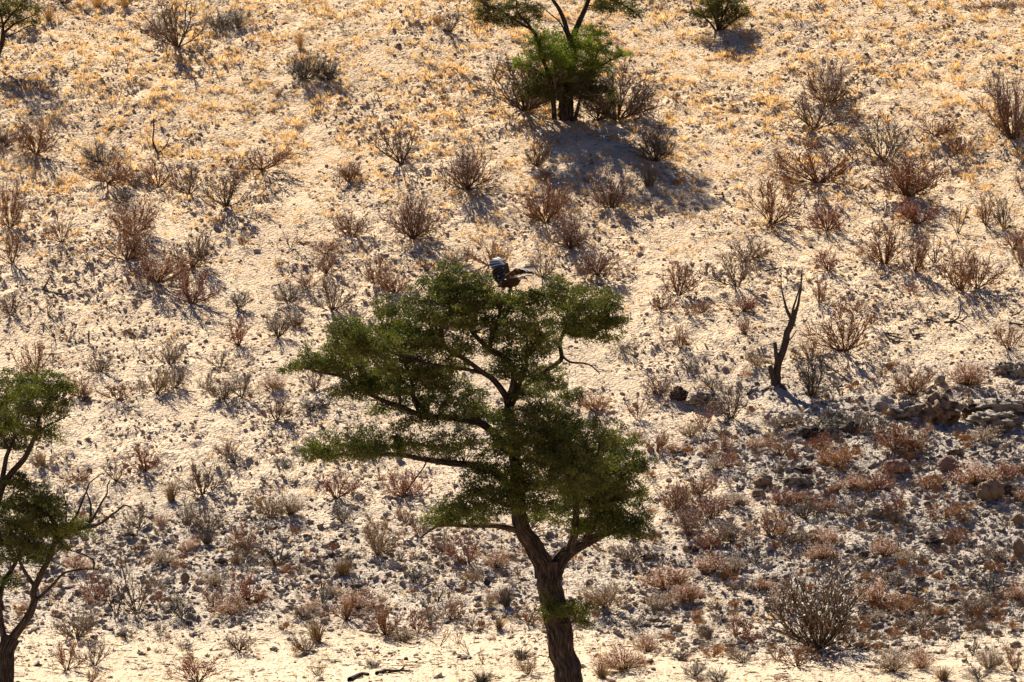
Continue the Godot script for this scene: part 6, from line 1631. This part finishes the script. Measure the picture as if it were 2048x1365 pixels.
func vulture() -> void:
	var o := thing("vulture", "brown vulture with raised spread wings perched on top of the central thorn tree", "vulture", Vector3(-0.08, 11.92, -145.90))
	var cover_tone := plain(0.13, 0.075, 0.036, 0.8)
	var cover_dark := plain(0.06, 0.04, 0.028, 0.8)
	var silver := plain(0.56, 0.57, 0.60, 0.4)
	var slate := plain(0.07, 0.072, 0.08, 0.5)
	var black := plain(0.018, 0.018, 0.022, 0.6)
	var buff := plain(0.33, 0.22, 0.11, 0.8)
	var hide := tinted(0.85)
	var bones := [
		[Vector3(-0.14, 0.21, 0), Vector3(0.14, 0.27, 0), 0.105, 0.135], [Vector3(0.14, 0.27, 0), Vector3(0.22, 0.31, 0), 0.125, 0.085],
		[Vector3(-0.14, 0.21, 0), Vector3(-0.28, 0.16, 0), 0.095, 0.045],
		[Vector3(0.22, 0.31, 0), Vector3(0.29, 0.37, 0.01), 0.07, 0.042], [Vector3(0.29, 0.37, 0.01), Vector3(0.365, 0.405, 0.02), 0.040, 0.036],
		[Vector3(0.365, 0.405, 0.02), Vector3(0.41, 0.395, 0.025), 0.045, 0.036], [Vector3(0.41, 0.395, 0.025), Vector3(0.455, 0.368, 0.03), 0.03, 0.02],
		[Vector3(-0.02, 0.20, 0.07), Vector3(0.03, 0.10, 0.085), 0.075, 0.04], [Vector3(0.03, 0.10, 0.085), Vector3(0.0, 0.015, 0.085), 0.022, 0.018],
		[Vector3(-0.02, 0.20, -0.07), Vector3(0.05, 0.11, -0.085), 0.075, 0.04], [Vector3(0.05, 0.11, -0.085), Vector3(0.06, 0.015, -0.085), 0.022, 0.018],
		[Vector3(0.07, 0.33, 0.08), Vector3(-0.06, 0.42, 0.30), 0.065, 0.048], [Vector3(-0.06, 0.42, 0.30), Vector3(0.18, 0.60, 0.52), 0.045, 0.03], [Vector3(0.18, 0.60, 0.52), Vector3(0.32, 0.63, 0.60), 0.03, 0.018],
		[Vector3(0.03, 0.33, -0.08), Vector3(-0.02, 0.55, -0.26), 0.065, 0.048], [Vector3(-0.02, 0.55, -0.26), Vector3(-0.06, 0.78, -0.42), 0.045, 0.032], [Vector3(-0.06, 0.78, -0.42), Vector3(-0.17, 0.86, -0.48), 0.03, 0.018],
	]
	for f in [[0.0, 0.085], [0.06, -0.085]]:
		for toe in [[0.07, 0.0], [0.055, 0.035], [0.055, -0.035], [-0.045, 0.0]]:
			bones.append([Vector3(f[0], 0.018, f[1]), Vector3(f[0] + toe[0], 0.004, f[1] + toe[1]), 0.013, 0.008])
	var tint := func(p: Vector3) -> Color:
		if p.x > 0.26 and p.y > 0.33 and p.y < 0.48 and absf(p.z) < 0.1:
			return Color(0.62, 0.53, 0.42) if p.x < 0.41 else Color(0.10, 0.08, 0.07)
		if p.y < 0.085:
			return Color(0.13, 0.12, 0.11)
		var q := 0.5 + 0.5 * n_rock.get_noise_3d(p.x * 14.0, p.y * 14.0, p.z * 14.0)
		return Color(lerpf(0.04, 0.11, q), lerpf(0.024, 0.06, q), lerpf(0.013, 0.03, q))
	part("body", skin(bones, 0.016, 0.045, tint), hide, o)
	# head details
	var bill := Buf.new()
	rod(bill, PackedVector3Array([Vector3(0.44, 0.378, 0.03), Vector3(0.485, 0.360, 0.033), Vector3(0.512, 0.330, 0.035), Vector3(0.508, 0.305, 0.035)]), 0.024, 0.004, 7)
	part("beak", bill.mesh(), plain(0.03, 0.027, 0.025, 0.4), o)
	var eye_mesh := SphereMesh.new()
	eye_mesh.radius = 0.007
	eye_mesh.height = 0.014
	eye_mesh.radial_segments = 8
	eye_mesh.rings = 4
	for s in [1, -1]:
		part("eye", eye_mesh, plain(0.02, 0.015, 0.01, 0.2), o).position = Vector3(0.41, 0.408, 0.025 + s * 0.036)
	# ruff of pale down at the foot of the neck
	var down := Buf.new()
	rng.seed = 5
	for k in 130:
		var a := rng.randf() * TAU
		var dir := Vector3(-0.35, 0.25 + 0.75 * cos(a), 0.9 * sin(a)).normalized()
		leaf(down, Vector3(0.235, 0.315, 0) + dir * 0.06, (dir + Vector3(-0.5, -0.3, 0) + ball_dir() * 0.4).normalized(), ball_dir(), 0.07, 0.025, Color.WHITE)
	part("ruff", down.mesh(), buff, o)
	# near wing, reaching forward over the head
	var up_near := Vector3(-0.25, 0.75, -0.6)
	fan(o, "primary_feather", [Vector3(0.16, 0.59, 0.51), Vector3(0.34, 0.635, 0.61)], [Vector3(0.50, 0.52, 1.0), Vector3(0.70, 0.53, 1.0), Vector3(0.84, 0.60, 0.90), Vector3(0.89, 0.68, 0.74)], 14, up_near, 0.045, [silver, slate])
	fan(o, "secondary_feather", [Vector3(-0.05, 0.42, 0.31), Vector3(0.16, 0.585, 0.50)], [Vector3(-0.02, 0.24, 0.30), Vector3(0.22, 0.40, 0.50), Vector3(0.52, 0.48, 0.62), Vector3(0.74, 0.46, 0.66)], 17, up_near, 0.08, [cover_dark, black])
	fan(o, "covert_feather", [Vector3(-0.06, 0.43, 0.31), Vector3(0.06, 0.53, 0.43), Vector3(0.20, 0.625, 0.55)], [Vector3(-0.02, 0.28, 0.34), Vector3(0.16, 0.43, 0.50), Vector3(0.36, 0.56, 0.63)], 14, up_near, 0.07, [cover_tone, cover_dark, cover_tone, buff])
	fan(o, "scapular_feather", [Vector3(0.10, 0.38, 0.07), Vector3(-0.05, 0.44, 0.28)], [Vector3(-0.16, 0.24, 0.12), Vector3(-0.03, 0.26, 0.32)], 8, up_near, 0.08, [cover_tone, cover_dark])
	# far wing, raised and swept back
	var up_far := Vector3(0.35, 0.25, 0.9)
	fan(o, "primary_feather", [Vector3(-0.17, 0.865, -0.48), Vector3(-0.06, 0.78, -0.42)], [Vector3(-0.34, 0.985, -0.74), Vector3(-0.50, 0.93, -0.64), Vector3(-0.585, 0.84, -0.48), Vector3(-0.60, 0.74, -0.30), Vector3(-0.54, 0.62, -0.16)], 15, up_far, 0.04, [silver, slate, slate])
	fan(o, "secondary_feather", [Vector3(-0.06, 0.77, -0.42), Vector3(-0.02, 0.55, -0.26)], [Vector3(-0.50, 0.56, -0.46), Vector3(-0.46, 0.36, -0.36), Vector3(-0.32, 0.20, -0.24)], 12, up_far, 0.09, [black, black, slate])
	fan(o, "covert_feather", [Vector3(-0.13, 0.84, -0.45), Vector3(-0.05, 0.76, -0.40), Vector3(-0.01, 0.52, -0.23)], [Vector3(-0.34, 0.76, -0.46), Vector3(-0.28, 0.60, -0.40), Vector3(-0.22, 0.38, -0.26)], 13, up_far, 0.075, [cover_tone, cover_dark, buff, silver])
	fan(o, "covert_feather", [Vector3(-0.03, 0.80, -0.38), Vector3(0.03, 0.50, -0.18)], [Vector3(-0.18, 0.62, -0.36), Vector3(-0.12, 0.36, -0.16)], 9, up_far, 0.075, [cover_dark, cover_tone])
	# tail
	fan(o, "tail_feather", [Vector3(-0.25, 0.17, -0.04), Vector3(-0.25, 0.17, 0.04)], [Vector3(-0.50, 0.085, -0.12), Vector3(-0.54, 0.075, 0.0), Vector3(-0.50, 0.085, 0.12)], 9, Vector3(-0.2, 1, 0), 0.06, [black, slate])
